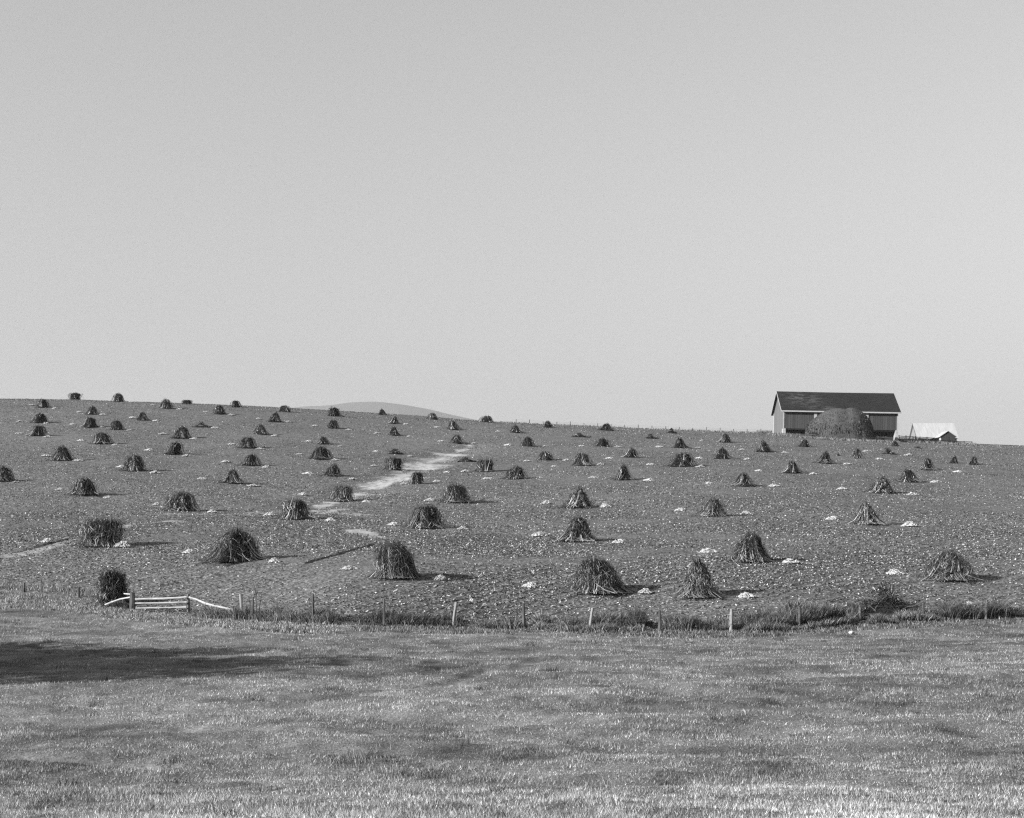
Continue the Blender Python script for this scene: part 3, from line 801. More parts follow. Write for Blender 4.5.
# x, row, width in the picture, shock it lies by (index), side
HEAP = [
 (32,405.5,7,0,'left'),(55,409.4,7,0,'right'),(131,402.6,5,2,'right'),(153,405.5,6,3,'left'),(179.5,409.2,6,3,'right'),
 (79.5,412.8,7,4,'left'),(103,415.6,8,4,'right'),(133,418.6,9,5,'left'),(156,421.4,7,5,'right'),(20.5,422,7,6,'left'),(46,423.8,6,6,'right'),
 (73,425,7,7,'left'),(102.5,427.8,6,7,'right'),(130,430.7,7,8,'right'),(19,434,8,9,'left'),(48,437.4,8,9,'right'),
 (81,441,8,10,'left'),(115.5,445.6,9,10,'right'),(46.5,456.7,10,11,'left'),(78.5,461.3,10,11,'right'),(121,467.3,9,12,'left'),(156,473.5,11,12,'right'),
 (205.5,412.3,5,15,'left'),(231.5,415.7,7,15,'right'),(259,419.1,6,17,'left'),(287.5,422.6,7,17,'right'),(215,428.4,8,18,'right'),
 (163,434.7,9,20,'left'),(194,439.2,8,20,'right'),(275,436.4,8,19,'right'),(315,426.3,6,28,'left'),(349,430.1,6,28,'right'),
 (149,450.6,9,21,'left'),(187,456.5,9,21,'right'),(231.5,444.8,8,22,'left'),(260.5,449.3,8,22,'right'),
 (226.5,462.6,10,23,'left'),(266.5,468,10,23,'right'),(202,479.4,10,24,'left'),(253,486.5,12,24,'right'),
 (308.5,441.5,7,25,'left'),(340.5,446.5,6,25,'right'),(300,455,8,26,'left'),(335.5,460.5,8,26,'right'),(308,474.2,11,27,'left'),(353,480,9,27,'right'),
 (406,424.7,6,33,'right'),(437,427.7,7,34,'left'),(377.5,433.9,7,35,'left'),(409,436.7,5,35,'right'),(440.5,441.7,7,36,'left'),(474,444.3,6,36,'right'),
 (376,451.6,6,37,'left'),(410,456.6,7,37,'right'),(374,466.3,7,38,'left'),(404.5,471,7,38,'right'),(447,472.7,7,39,'left'),
 (466,472,9,40,'left'),(486.5,479.3,8,40,'right'),(405,484.3,8,41,'left'),(437.5,482.2,9,41,'right'),(303,495.3,10,42,'left'),(366,502.3,9,42,'right'),
 (430,501.3,12,43,'left'),(481,502.3,11,43,'right'),(393.5,525.5,13,44,'left'),(462.5,530,12,44,'right'),(350.5,570,16,45,'left'),(439,580.3,15,45,'right'),
 (270,516.2,13,46,'left'),(330.5,521.3,12,46,'right'),(158.5,506.8,10,47,'left'),(213,513,11,47,'right'),(189,553.5,14,48,'left'),(274.5,562.6,13,48,'right'),
 (60,490.5,9,49,'left'),(108,498.3,10,49,'right'),(47.5,542.5,13,50,'left'),(123,547.8,19,50,'right'),
 (498.5,432,6,52,'left'),(508,445.7,8,54,'left'),(545,446.8,6,54,'right'),(581.5,446.5,7,57,'left'),(618,447.2,7,57,'right'),
 (527.5,461.7,8,58,'left'),(566.5,460.7,8,58,'right'),(554,466.9,6,59,'left'),(599.5,465.3,9,59,'right'),(609.5,458.8,8,60,'left'),
 (490,479.2,8,61,'left'),(539,478.2,8,61,'right'),(593.5,478.2,9,62,'left'),(648.5,481,10,62,'right'),(547,504.2,11,63,'left'),(605.5,507.5,12,63,'right'),
 (659,447.3,8,66,'left'),(698,448.3,6,66,'right'),(702,440.8,5,67,'left'),(650,465.2,8,68,'left'),(700,467.3,9,68,'right'),(699,458.6,8,69,'left'),(747.5,459.6,8,69,'right'),
 (742,450.2,6,70,'left'),(785,453,7,70,'right'),(758.5,471.2,8,72,'left'),(813.5,474.6,8,72,'right'),(709,484,9,73,'left'),(774,486.8,11,73,'right'),
 (847.5,464.8,9,74,'right'),(866,451.7,7,75,'right'),(879.5,459.6,8,76,'left'),(908,455.7,8,76,'right'),(957.5,472.3,9,78,'right'),(935,482.7,12,80,'right'),
 (842,490,11,81,'left'),(913,495.3,12,81,'right'),(832.5,520,14,84,'left'),(910,527,16,84,'right'),(895,575,18,85,'left'),
 (709,553,18,86,'left'),(791.5,564,19,86,'right'),(680.5,511.3,12,87,'left'),(746.5,515,13,87,'right'),(539,536.6,16,88,'left'),(619.5,543.5,15,88,'right'),
 (530.5,588,17,89,'left'),(645,594.5,15,89,'right'),(747,598,17,90,'right'),(968,606.5,12,91,'right'),(16,482.5,6,92,'right'),
]
for k, (px, by, wp, si, side) in enumerate(HEAP):
    gx, gd = place(px, by)
    ws = wp*gd/FPX
    near = gd < 190
    yc = gd+.3*ws; xc = (px-X0)/FPX*yc
    zb = float(field_z(np.array([xc]), np.array([yc]))[0])
    me = (HM_N if near else HM_F)[k % 4]
    o = link('corn_heap', me)
    s = ws/1.25
    o.location = (xc, yc, zb); o.scale = (s, max(s*.9, .7), max(s, .75)*random.uniform(.85, 1.15)*(1.0 if near else .72)); o.rotation_euler = (R(4), 0, random.uniform(-.4, .4)+(math.pi if k % 3 == 0 else 0))
    phrase = SH[si][6]
    lab = 'pale corn heap %s of the %s' % (side, phrase)
    words = lab.split()
    tag(o, ' '.join(words[:16]), 'corn heap', 'pale heaps of husked corn beside the shocks')

# ------------------------------------------------------------------ fences
def post(parent, px, top, bot, rad, mat, lean=0., D=None):
    """one round post under its fence; rows give its height"""
    D = float(fence_depth(np.array([float(px)]))[0]) if D is None else D
    x = (px-X0)/FPX*D; z0 = h1(x, D)
    z1 = (YH-top)/FPX*D
    z1 = max(z1, z0+.6)
    mb = MB(); L = z1-z0
    mb.tube([(x, D, z0-.25), (x+lean*.3*L, D, z0+.3*L), (x+lean*.65*L, D, z0+.65*L), (x+lean*L, D, z1)], [rad*1.1, rad, rad*.95, rad*.85], 8, .14)
    mb.build('post', mat, parent)
    return (x, D, z0, z1, lean)
def wires(parent, posts, hs, rad=.006, name='wire'):
    for f in hs:
        mb = MB(); pts = []
        for (x, y, z0, z1, ln), nx in zip(posts, posts[1:]+[None]):
            p = np.array([x+ln*(z1-z0)*f, y-.05, z0+(z1-z0)*f]); pts.append(p)
            if nx:
                q = np.array([nx[0]+nx[4]*(nx[3]-nx[2])*f, nx[1]-.05, nx[2]+(nx[3]-nx[2])*f])
                for s in (.33, .67): pts.append(p+(q-p)*s-np.array([0, 0, .05]))
        mb.tube(pts, rad, 4); mb.build(name, M['wire'], parent)
fl = empty('wire_fence', (0, 0, 0))
tag(fl, 'short wire fence with dark posts left of the rail gate', 'fence', 'fences')
ps = [post(fl, -32, 586, 600, .07, M['post_dark']), post(fl, 24, 587, 601, .075, M['post_dark'], .03), post(fl, 79, 591.5, 604, .075, M['post_dark'], -.04)]
wires(fl, ps, (.55, .85))
frr = empty('wire_fence', (0, 0, 0))
tag(frr, 'long wire fence with pale and dark leaning posts, right of the gate', 'fence', 'fences')
ps = [post(frr, 242, 594, 610, .095, M['post_pale'], -.05), post(frr, 252.5, 597, 611, .06, M['post_dark'], .02), post(frr, 313, 594, 611, .06, M['post_dark']), post(frr, 384, 599, 622, .055, M['post_dark'], .01),
      post(frr, 453, 602, 623, .085, M['post_pale'], .12), post(frr, 524, 604, 627, .085, M['post_dark'], -.02), post(frr, 589.5, 608, 629, .08, M['post_pale'], .14),
      post(frr, 660, 610, 629, .075, M['post_dark'], -.02), post(frr, 731, 609, 631, .095, M['post_pale'], .03), post(frr, 799.5, 607, 627, .085, M['wood_grey']),
      post(frr, 860.5, 605, 621, .08, M['wood_grey'], -.03), post(frr, 923, 603, 623, .075, M['post_dark'], .01), post(frr, 986, 603, 622, .08, M['wood_grey'], .02), post(frr, 1050, 602, 620, .06, M['post_dark'])]
wires(frr, ps, (.5, .72, .93))
# broken stake leaning in the weeds
D = 73.6; x = (566-X0)/FPX*D; z = h1(x, D)
mb = MB(); mb.tube([(x+.14, D, z-.1), (x+.05, D, z+.25), (x-.12, D, z+.46)], [.04, .035, .03], 6, .15)
mb.tube([(x-.12, D, z+.46), (x-.24, D, z+.47)], [.035, .025], 6, .1)
tag(mb.build('stake', M['post_pale']), 'short bent pale stake leaning in the fence weeds', 'stake')

# rail gate between two posts, with loose rails on either side
gt = empty('rail_gate', (0, 0, 0))
tag(gt, 'whitewashed three-rail gate with sagging loose rails at both sides', 'gate')
a = post(gt, 132.5, 592.5, 614, .17, M['post_dark'], -.01, 86.5); bpost = post(gt, 188.3, 594, 608, .09, M['wood_grey'], .01, 86.0)
def rail(pts, w=.055, name='rail', dy=-.2):
    mb = MB(); q = []
    for (px, py, D) in pts: q.append(((px-X0)/FPX*D, D+dy, (YH-py)/FPX*D))
    mb.tube(q, w*.75, 6, .22); mb.build(name, M['rail'], gt)
rail([(136, 599, 86.3), (150, 598.6, 86.3), (165, 598.2, 86.2), (187.5, 597.0, 86)], .07)
rail([(136, 603.1, 86.3), (160, 602.8, 86.2), (187.5, 601.9, 86)], .06)
rail([(136.5, 608, 86.3), (160, 607.6, 86.2), (187, 607.0, 86)], .055)
rail([(190, 597, 85.6), (197, 599.2, 85.3), (206, 603, 84.8), (216, 606, 84.2), (234, 609.5, 83.4)], .075)
rail([(106, 604.5, 88), (113, 601.8, 87.6), (121, 599.0, 87.1), (131, 597, 86.6)], .055)
rail([(125, 593.6, 87.4), (131.5, 594.1, 86.8)], .05)

# thin saplings by the fence
sp = MB()
Dq = 79.2
for px, top, bend in ((256, 574, -5), (259, 590, 3), (264, 597, 1), (250, 596, -2)):
    x = (px-X0)/FPX*Dq; z = h1(x, Dq); zt = (YH-top)/FPX*Dq
    bx = bend/FPX*Dq
    sp.tube([(x, Dq, z-.05), (x+.05, Dq, z+.5*(zt-z)), (x+bx, Dq+.05, zt)], [.026, .02, .008], 5)
    for q in range(3):
        f = random.uniform(.45, .85); p = np.array([x+.05+(bx-.05)*max(0, f-.5)*2, Dq, z+f*(zt-z)])
        sp.tube([p, p+np.array([random.uniform(-.25, .25), random.uniform(-.1, .1), random.uniform(.15, .4)])], [.012, .005], 4)
tag(sp.build('sapling', M['post_dark']), 'bare thin sapling stems beside the pale fence post', 'sapling')

# far fence on the crest
ff = empty('wire_fence', (0, 0, 0))
tag(ff, 'distant wire fence whose tiny posts dot the skyline left of barn', 'fence', 'fences')
ps = []
for px in np.arange(516, 776, 13.6):
    col = rowof(np.full(_scan.shape, float(px)), _scan); Dk = float(_scan[int(np.argmin(col))])+1
    x = (px-X0)/FPX*Dk; z0 = float(field_z(np.array([x]), np.array([Dk]))[0])
    L = random.uniform(.7, 1.15); mb = MB(); mb.tube([(x, Dk, z0-.2), (x+random.uniform(-.05, .05), Dk, z0+L)], [.10, .09], 6, .1); mb.build('post', M['post_dark'], ff)
    ps.append((x, Dk, z0, z0+L, 0))
wires(ff, ps, (.5, .85), .01)

# ------------------------------------------------------------------ barn
def at(px, py, D): return np.array([(px-X0)/FPX*D, D, (YH-py)/FPX*D])
BY = 398.0
bx0, bx1 = at(783, 0, BY)[0], at(897.5, 0, BY)[0]
BL = bx1-bx0; BW = 14.5
zb = at(0, 434, BY)[2]; ze = at(0, 408.8, BY)[2]-zb; zr = at(0, 391.8, BY+BW/2)[2]-zb
zf = at(0, 428.3, BY)[2]-zb                      # underside of the forebay
barn = empty('barn', (bx0, BY, zb)); barn.rotation_euler = (0, R(1.0), 0)
tag(barn, 'long dark barn with white trim and steep slate roof on the hilltop', 'barn')
mb = MB(); mb.box((0, 0, zf), (BL, .25, ze)); mb.build('front_wall', M['front'], barn)
mb = MB(); mb.box((.02, .27, zf-.25), (BL-.02, 2.3, zf-.003)); mb.build('forebay_floor', M['wood_grey'], barn)
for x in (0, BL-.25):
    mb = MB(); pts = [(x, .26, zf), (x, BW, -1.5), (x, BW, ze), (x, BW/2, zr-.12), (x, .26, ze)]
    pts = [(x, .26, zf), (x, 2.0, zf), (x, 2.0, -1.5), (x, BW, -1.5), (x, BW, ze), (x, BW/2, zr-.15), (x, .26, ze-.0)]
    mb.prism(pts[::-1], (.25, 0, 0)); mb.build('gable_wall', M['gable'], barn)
mb = MB(); mb.box((.26, BW-.25, -1.5), (BL-.26, BW-.002, ze)); mb.build('back_wall', M['front'], barn)
lw = MB(); lw.box((.26, 2.0, -2.5), (BL-.26, 2.25, zf-.26)); lower = lw.build('lower_wall', M['stone_dark'], barn)
for x in (3.0, 6.2, 22.0, 25.2):
    mb = MB(); mb.box((x, 1.93, -1.0), (x+1.3, 1.995, zf-.45)); mb.build('stable_door', M['dark'], lower)
for x in (4.8, 20.0, 23.8, 27.2):
    mb = MB(); mb.box((x, 1.94, .1), (x+.8, 1.996, zf-.5)); mb.build('window', M['void'], lower)
for x, w in ((-.1, .85), (BL-.65, .8)):                                          # white masonry piers under the ends
    mb = MB(); yb = 0.0
    mb.prism([(x, -.25, -2.2), (x+w, -.25, -2.2), (x+w-.1, -.05, zf-.01), (x+.1, -.05, zf-.01)], (0, 1.9, 0)); mb.build('pier', M['stone_white'], barn)
ov, rk, th = .75, .65, .16                                                          # eave and rake overhang
def roof_side(s):
    pitch = (zr-ze)/(BW/2)
    y0 = -ov if s > 0 else BW+ov; z0 = ze-ov*pitch+.14
    yr, zrr = BW/2, zr+.14
    nx, ny = 60, 16
    V, uv, wn = [], [], []
    for j in range(ny+1):
        for i in range(nx+1):
            f = j/ny; x = -rk+(BL+2*rk)*i/nx
            sag = .07*math.sin(math.pi*i/nx)*math.sin(math.pi*f*.5+.4)
            V.append((x, y0+(yr-y0)*f, z0+(zrr-z0)*f-sag)); uv.append((x, f*9.5))
            px_ = i/nx
            wn.append(max(0, 1-abs(px_-.20)/.22)*max(0, 1-abs(f-.58)/.5)*1.15 + max(0, 1-abs(px_-.36)/.14)*max(0, 1-abs(f-.12)/.2)*1.0)
    n0 = len(V)
    F = [(j*(nx+1)+i, j*(nx+1)+i+1, (j+1)*(nx+1)+i+1, (j+1)*(nx+1)+i) for j in range(ny) for i in range(nx)]
    if s < 0: F = [q[::-1] for q in F]
    F += [tuple(k+n0 for k in q[::-1]) for q in F]
    V2 = V+[(x, y, z-th) for x, y, z in V]
    rim = list(range(nx+1))+[j*(nx+1)+nx for j in range(1, ny+1)]+[ny*(nx+1)+i for i in range(nx-1, -1, -1)]+[j*(nx+1) for j in range(ny-1, 0, -1)]
    for a_, b_ in zip(rim, rim[1:]+rim[:1]): F.append((a_+n0, b_+n0, b_, a_) if s > 0 else (a_, b_, b_+n0, a_+n0))
    me = bpy.data.meshes.new('roof'); me.from_pydata(V2, [], F); me.update()
    ul = me.uv_layers.new(name='UVMap')
    for lp in me.loops: ul.data[lp.index].uv = uv[lp.vertex_index % n0]
    at_ = me.attributes.new('worn', 'FLOAT', 'POINT'); at_.data.foreach_set('value', np.array((wn+wn) if s > 0 else [0.]*len(V2), np.float32))
    return link('roof', me, M['slate'], barn), y0, z0
rf, y0, z0 = roof_side(1); roof_side(-1)
mb = MB(); mb.box((-rk, y0-.09, z0-.40), (BL+rk, y0-.004, z0-.06)); mb.build('eave_board', M['white'], barn)
pitch = (zr-ze)/(BW/2)
for x, s in ((-rk-.07, 1), (BL+rk+.005, 1)):                                        # white verge boards
    mb = MB(); mb.prism([(x, y0, z0-.30), (x, y0, z0-.02), (x, BW/2, zr+.12), (x, BW/2, zr-.18)], (.065, 0, 0))
    mb.prism([(x, BW/2+.003, zr-.18), (x, BW/2+.003, zr+.12), (x, BW+ov, z0-.02), (x, BW+ov, z0-.30)], (.065, 0, 0)); mb.build('verge_board', M['white'], barn)
for x in (-.06, BL-.24):
    mb = MB(); mb.box((x, -.07, zf), (x+.30, -.004, ze-.75)); mb.build('corner_board', M['white'], barn)
mb = MB(); mb.box((-.07, BW-.5, -1.), (-.004, BW, ze-.1)); mb.build('corner_board', M['white'], barn)
# great doors, mostly behind the stack: white-framed
d0, d1 = at(815, 0, BY)[0]-bx0, at(866.5, 0, BY)[0]-bx0
dr = MB(); dr.box((d0, -.12, zf+.1), (d1, -.03, ze-.8)); door = dr.build('barn_door', M['front'], barn)
for x in (d0-.35, d1-.35):
    mb = MB(); mb.box((x, -.2, zf+.1), (x+.75, -.125, ze-.95)); mb.build('door_frame', M['white'], door)

# haystack before the barn
hc = at(839.7, 0, 388.0); hz = h1(hc[0], 388.)
out_px = [806.5, 807, 810, 814, 820, 826, 833, 839.5, 844.5, 849, 853.5, 858, 863, 868, 871.5, 872.8]
out_py = [437, 427, 422.5, 419.3, 414.8, 411.2, 409.2, 409.0, 410, 408.4, 409.2, 411.0, 413.6, 419.2, 426.5, 437]
nx, ny = 70, 34
xs = np.linspace(-1, 1, nx); ysq = np.linspace(-1, 1, ny)
half = (872.8-806.5)/2*388/FPX
sx = np.sin(xs*np.pi/2)
topz = (YH-np.interp(839.65+sx*33.15, out_px, out_py))/FPX*389-hz
A, Bq = np.meshgrid(sx, np.sin(ysq*np.pi/2))
dY = 6.2*np.sqrt(np.clip(1-(np.abs(A)*.97)**2.6, .02, 1))
z = np.broadcast_to(topz, A.shape)*np.clip(1-np.abs(Bq)**2.8, 0, 1)**.62
Xq = A*half; Yq = Bq*dY
lump = (fbm(Xq*.5+7, Yq*.5+z*.4, 61, 3)-.5)
Vh = np.stack([Xq*(1+.02*lump), Yq+lump*1.1, np.maximum(z+lump*.55, -1.2)], -1).reshape(-1, 3)
Vh[:, 2] = np.where((np.abs(Bq.ravel()) > .995) | (np.abs(A.ravel()) > .999), -1.4, Vh[:, 2])
ii = np.arange(nx*ny).reshape(ny, nx)
Fh = np.stack([ii[:-1, :-1], ii[:-1, 1:], ii[1:, 1:], ii[1:, :-1]], -1).reshape(-1, 4)
tb = .04+.035*fbm(Xq*.4, z*.5, 63, 3).ravel()
# straw wisps hanging from the surface
rg = np.random.default_rng(5); n = 5200
ri = rg.integers(1, ny-2, n); ci = rg.integers(1, nx-2, n); fr, fc = rg.random(n)[:, None], rg.random(n)[:, None]
G = Vh.reshape(ny, nx, 3)
p = (G[ri, ci]*(1-fc)+G[ri, ci+1]*fc)*(1-fr)+(G[ri+1, ci]*(1-fc)+G[ri+1, ci+1]*fc)*fr
nrm = p/np.array([half**2, 6.2**2, 64.]); nrm /= np.linalg.norm(nrm, axis=1)[:, None]
L = rg.uniform(.3, .85, n)[:, None]
sd = rg.normal(0, .35, (n, 3))
cl = np.stack([p+nrm*.02, p+nrm*.22*L+sd*.2*L+np.array([0, 0, -.3])*L, p+nrm*.16*L+sd*.3*L+np.array([0, 0, -.85])*L], 1)
ta = rg.uniform(0, 6.28, n)
wv = np.stack([np.cos(ta), np.sin(ta), 0*ta], -1)[:, None, :]*rg.uniform(.03, .10, n)[:, None, None]*np.array([1, 1, .4])[None, :, None]
V_, F_, T_ = join([(Vh, Fh, tb), strips(cl, wv, rg.choice([.022, .04, .07, .13], n, p=[.3, .33, .25, .12]))])
hs = link('haystack', npmesh('haystack', V_, F_, T_), M['hay']); hs.location = (hc[0], 388, hz)
tag(hs, 'huge rounded grey haystack with two humps in front of the barn', 'haystack')

# ------------------------------------------------------------------ white-roofed shed with a small front wing
SY = 428.0
sx0, sx1 = at(918, 0, SY)[0], at(956.8, 0, SY)[0]; SL = sx1-sx0; SW = 8.6
szb = at(0, 443.5, SY)[2]; sze = at(0, 437.3, SY)[2]-szb; szr = at(0, 423.6, SY+SW/2)[2]-szb
shed = empty('shed', (sx0, SY, szb))
tag(shed, 'white shed with broad pale roof and small dark-gabled wing, right of barn', 'shed')
mb = MB(); mb.box((0, 0, -1.), (SL, .2, sze)); front = mb.build('front_wall', M['shedwall'], shed)
for x, w in ((.8, .9), (3.4, 1.6)):
    mb = MB(); mb.box((x, -.05, .35), (x+w, -.004, 1.15)); mb.build('window', M['void'], front)
for x in (0, SL-.2):
    mb = MB(); mb.prism([(x, .21, -1.), (x, .21, sze), (x, SW/2, szr-.1), (x, SW, sze), (x, SW, -1.)], (.2, 0, 0)); gw = mb.build('gable_wall', M['shedwall'], shed)
    if x == 0:
        mb = MB(); mb.box((-.06, 1.2, .2), (-.004, 3.0, 2.3)); mb.build('shed_door', M['void'], gw)
mb = MB(); mb.box((.21, SW-.2, -1.), (SL-.21, SW-.002, sze)); mb.build('back_wall', M['shedwall'], shed)
sp_ = (szr-sze)/(SW/2); o_ = .45
for s in (1, -1):
    y0 = -o_ if s > 0 else SW+o_; z0 = sze-o_*sp_
    mb = MB(); mb.prism([(-.45, y0, z0+.02), (-.45, SW/2-s*.001, szr+.02), (-.45, SW/2-s*.001, szr+.16), (-.45, y0, z0+.16)], (SL+.9, 0, 0)); mb.build('roof', M['white_roof'], shed)
mb = MB(); mb.prism([(-.52, -o_, sze-o_*sp_-.12), (-.52, SW/2, szr-.12), (-.52, SW/2, szr+.17), (-.52, -o_, sze-o_*sp_+.17)], (.065, 0, 0)); mb.build('verge_board', M['post_dark'], shed)
# wing
WY = -5.0
w0, w1 = at(941.2, 0, SY+WY)[0]-sx0, at(954.8, 0, SY+WY)[0]-sx0
wze = at(0, 435.8, SY+WY)[2]-szb; wzr = at(0, 431.2, SY+WY)[2]-szb; wm_ = (w0+w1)/2
mb = MB(); mb.prism([(w0, WY, -1.2), (w1, WY, -1.2), (w1, WY, wze), (wm_, WY, wzr), (w0, WY, wze)], (0, .2, 0)); wg = mb.build('wing_gable', M['dark'], shed)
mb = MB(); mb.box((wm_-.7, WY-.05, -.6), (wm_+.4, WY-.003, 1.6)); mb.build('wing_door', M['dark'], wg)
for x in (w0, w1-.2):
    mb = MB(); mb.box((x, WY+.21, -1.2), (x+.2, -.06, wze)); mb.build('wing_wall', M['shedwall'], shed)
pw = (wzr-wze)/(wm_-w0)
for s in (1, -1):
    xe = (w0-.5) if s > 0 else (w1+.5)
    mb = MB(); mb.prism([(xe, WY-.3, wze-.5*pw+.02), (wm_-s*.001, WY-.3, wzr+.02), (wm_-s*.001, WY-.3, wzr+.15), (xe, WY-.3, wze-.5*pw+.15)], (0, 5.0+2.2, 0)); mb.build('wing_roof', M['white_roof'], shed)
# lean-to beside the wing
mb = MB(); xl = w0-2.8
mb.prism([(xl, -3.4, wze-.75), (w0-.02, -3.4, wze-.35), (w0-.02, -3.4, wze-.22), (xl, -3.4, wze-.62)], (0, 3.3, 0)); mb.build('lean_to_roof', M['white_roof'], shed)
mb = MB(); mb.box((xl+.1, -3.2, -1.), (xl+.25, -3.05, wze-.7)); mb.build('lean_to_post', M['wood_grey'], shed)

# ------------------------------------------------------------------ barnyard fences, rocks, bush
def board_fence(label, pts, hts, mat, nr=4):
    e = empty('board_fence', (0, 0, 0)); tag(e, label, 'fence', 'fences')
    P = []
    for px, D in pts:
        x = (px-X0)/FPX*D; z0 = h1(x, D); P.append((x, D, z0))
    for (x, D, z0) in P:
        mb = MB(); mb.box((x-.09, D-.09, z0-.4), (x+.09, D+.09, z0+hts*random.uniform(1.0, 1.15))); mb.build('post', mat, e)
    for r_ in range(nr):
        f = (r_+.7)/(nr)
        mb = MB()
        for (x, D, z0), (x2, D2, z02) in zip(P[:-1], P[1:]):
            a_, b_ = z0+hts*f*random.uniform(.94, 1.03), z02+hts*f*random.uniform(.94, 1.03)
            mb.prism([(x+.0, D-.14, a_-.13), (x2-.02, D2-.14, b_-.13), (x2-.02, D2-.14, b_+.05), (x, D-.14, a_+.05)], (0, .045, 0))
        mb.build('rail', mat, e)
board_fence('dark board fence joining barn and white shed', [(899, 402), (906, 404), (913, 406), (920, 408), (927, 410), (934, 412)], 1.35, M['wood_grey'], 4)
board_fence('low rail fence running in front of the haystack', [(797, 381), (808, 381), (820, 380.5), (832, 380), (843, 380), (855, 380), (866, 380.5), (878, 382), (888, 384)], 1.05, M['post_dark'], 2)
board_fence('small paling fence left of the barn gable', [(757, 400), (762, 400), (767, 401), (771.5, 402)], .8, M['wood_grey'], 3)
board_fence('weathered rail fence in front of the white shed', [(936, 413), (943, 414), (950, 414.5), (957, 415), (964, 416), (972, 417)], .75, M['wood_grey'], 2)

def blob(mb, c, r, sq=.7, seed=0):
    rg = np.random.default_rng(seed); n1, n2 = 8, 5; vs = []
    for j in range(n2):
        th_ = math.pi*(j+.5)/n2
        for k in range(n1):
            ph_ = 2*math.pi*k/n1; q = r*rg.uniform(.78, 1.1)
            vs.append((c[0]+q*math.sin(th_)*math.cos(ph_), c[1]+q*math.sin(th_)*math.sin(ph_), c[2]+q*sq*math.cos(th_)))
    f = [(j*n1+k, (j+1)*n1+k, (j+1)*n1+(k+1) % n1, j*n1+(k+1) % n1) for j in range(n2-1) for k in range(n1)]
    f += [tuple(range(n1)), tuple((n2-1)*n1+k for k in range(n1))[::-1]]
    mb.add(vs, f)
mb = MB()
for k in range(16):
    px = random.uniform(877, 892); D = random.uniform(390, 394); x = (px-X0)/FPX*D
    blob(mb, (x, D, h1(x, D)+random.choice([.2, .3, .75])), random.uniform(.3, .62), .75, k)
tag(mb.build('rock_pile', M['rock']), 'pale rock pile by the right end of the barn', 'rock pile')
mb = MB(); D = 73.2; x = (851.5-X0)/FPX*D
blob(mb, (x, D, h1(x, D)+.12), .17, .6, 77); tag(mb.build('rock', M['rock']), 'single small white rock below the dark fence weeds', 'rock')

def leaf_cloud(n, cen, rad, size, rg, tones, shape=None):
    d = rg.normal(0, 1, (n, 3)); d /= np.linalg.norm(d, axis=1)[:, None]
    rr = rg.random(n)**(1/2.2)
    lump = .72+.5*vnoise(d[:, 0]*2.6+9, d[:, 1]*2.6+d[:, 2]*2.1+5, 90)
    p = np.array(cen)+d*np.array(rad)*(rr*lump)[:, None]
    a = rg.normal(0, 1, (n, 3)); a /= np.linalg.norm(a, axis=1)[:, None]
    b_ = np.cross(a, rg.normal(0, 1, (n, 3))); b_ /= np.linalg.norm(b_, axis=1)[:, None]+1e-6
    s = (size*rg.uniform(.6, 1.3, n))[:, None]
    V = np.stack([p-a*s, p-b_*s*.5, p+a*s, p+b_*s*.5], 1).reshape(-1, 3)
    return V, np.arange(4*n).reshape(n, 4), np.repeat(rg.choice(tones, n), 4)
D = 383.; x = (814.8-X0)/FPX*D
bsh = link('bush', npmesh('bush', *leaf_cloud(900, (0, 0, .65), (.75, .6, .7), .16, np.random.default_rng(3), [.02, .035, .05])), M['leaf'])
bsh.location = (x, D, h1(x, D)); tag(bsh, "small dark bush at the haystack's left foot", 'bush')

# tree west of the picture whose shade falls on the meadow
for tx, ty_, lab, sd_ in ((-35.8, 43.6, 'broad leafy tree outside the left edge, nearer of the two shading the meadow', 12), (-37.2, 48.6, 'broad leafy tree outside the left edge, farther of the two shading the meadow', 13)):
    tz = h1(tx, ty_); rg = np.random.default_rng(sd_)
    tr = empty('shade_tree', (tx, ty_, tz)); tag(tr, lab, 'tree', 'trees beside the meadow')
    mb = MB(); mb.tube([(0, 0, -.3), (.1, 0, 2.5), (0, .15, 5), (.2, 0, 9)], [.55, .42, .34, .12], 10, .08)
    for k in range(9):
        a_ = k*2.4; z_ = 3.2+.55*k; q = 4.6-.25*k
        mb.tube([(0, .1, z_), (math.cos(a_)*q*.5, math.sin(a_)*q*.5, z_+1.0), (math.cos(a_)*q, math.sin(a_)*q, z_+2.4)], [.17, .11, .03], 6)
    mb.build('trunk', M['bark'], tr)
    cr = [leaf_cloud(1050, (rg.normal(0, 1.8), rg.normal(0, 3.0), rg.uniform(4.5, 10.5)), (3.0, 3.6, 2.6), .27, rg, [.05, .07, .1]) for _ in range(8)]
    link('crown', npmesh('crown', *join(cr)), M['leaf'], tr)

# ------------------------------------------------------------------ light, sky, air, camera
SUN_EL = 22.0
dx, dy = -.880, -.475                                   # towards the sun, in plan
w = bpy.data.worlds.new('World'); scene.world = w; w.use_nodes = True
t = w.node_tree; bg = t.nodes['Background']
sky = t.nodes.new('ShaderNodeTexSky'); sky.sky_type = 'NISHITA'; sky.sun_disc = False
sky.sun_elevation = R(SUN_EL); sky.sun_rotation = math.atan2(dx, dy)
sky.air_density = 1.7; sky.dust_density = .3; sky.ozone_density = 1.0
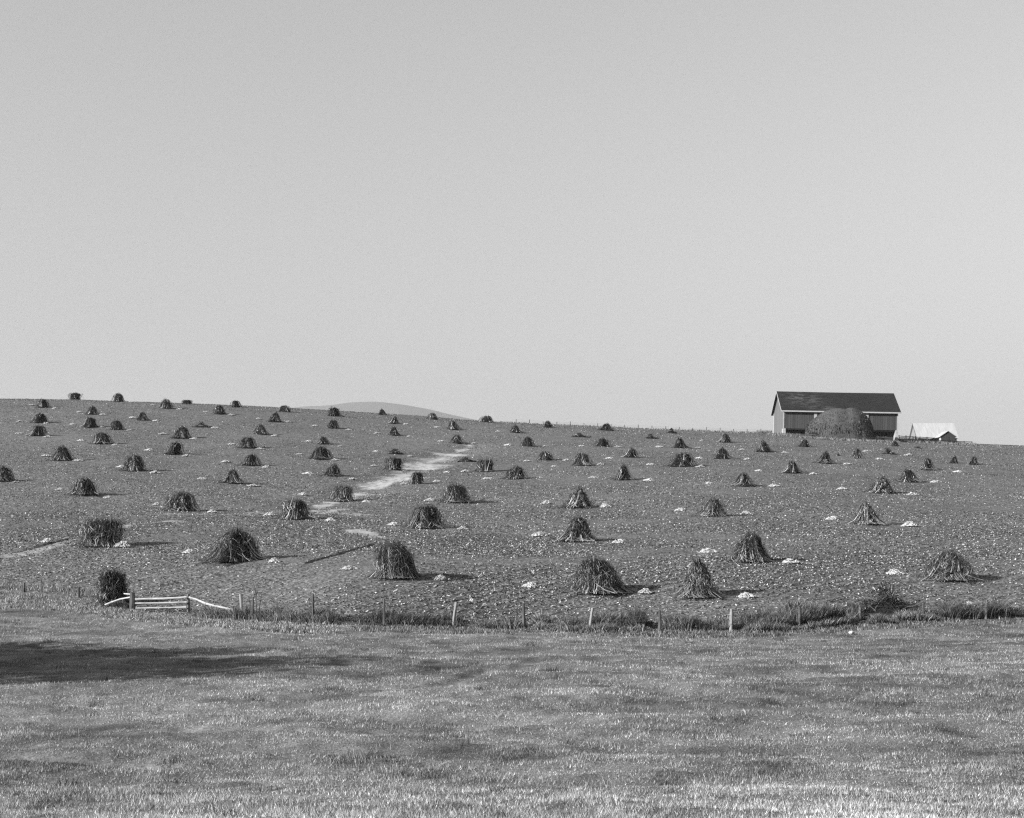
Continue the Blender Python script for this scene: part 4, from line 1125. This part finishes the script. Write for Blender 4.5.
# what a panchromatic film makes of the blue sky: mostly its blue and green light
sep = t.nodes.new('ShaderNodeSeparateColor'); t.links.new(sky.outputs[0], sep.inputs[0])
v = math_(t, 'ADD', math_(t, 'ADD', math_(t, 'MULTIPLY', sep.outputs[0], .0), math_(t, 'MULTIPLY', sep.outputs[1], .12)), math_(t, 'MULTIPLY', sep.outputs[2], .88))
cc = t.nodes.new('ShaderNodeCombineColor')
for i in range(3): t.links.new(v, cc.inputs[i])
t.links.new(cc.outputs[0], bg.inputs[0]); bg.inputs[1].default_value = .058

sd = bpy.data.lights.new('sun', 'SUN'); sd.energy = 5.0; sd.angle = R(.53); sd.color = (1, 1, 1)
so = bpy.data.objects.new('sun', sd); COL.objects.link(so)
from mathutils import Vector
so.rotation_euler = Vector((dx*math.cos(R(SUN_EL)), dy*math.cos(R(SUN_EL)), math.sin(R(SUN_EL)))).to_track_quat('Z', 'Y').to_euler()

HAZE = True
if HAZE:
    mb = MB(); mb.box((-16000, -80, -14), (16000, 15500, 1035))
    m = bpy.data.materials.new('hazy_air'); m.use_nodes = True; t = m.node_tree
    for n_ in list(t.nodes):
        if n_.type == 'BSDF_PRINCIPLED': t.nodes.remove(n_)
    pv = t.nodes.new('ShaderNodeVolumePrincipled'); pv.inputs['Color'].default_value = g(.95); pv.inputs['Density'].default_value = .000052; pv.inputs['Anisotropy'].default_value = .2
    t.links.new(pv.outputs[0], t.nodes['Material Output'].inputs['Volume'])
    hz_ = mb.build('haze', m); tag(hz_, 'thin autumn haze over the far hill', 'haze', kind='stuff')

cam = bpy.data.cameras.new('camera'); co = bpy.data.objects.new('camera', cam); COL.objects.link(co)
co.location = (0, 0, 0); co.rotation_euler = (R(90), 0, 0)
cam.sensor_width = 36; cam.lens = 36*FPX/W; cam.shift_y = (YH-HPX/2)/W; cam.clip_start = .1; cam.clip_end = 60000
scene.camera = co
scene.view_settings.view_transform = 'Standard'; scene.view_settings.look = 'None'
scene.view_settings.exposure = 1.12; scene.view_settings.gamma = 1
scene.cycles.use_denoising = False
scene.cycles.max_bounces = 4; scene.cycles.diffuse_bounces = 2; scene.cycles.volume_bounces = 0
scene.cycles.filter_width = 1.3
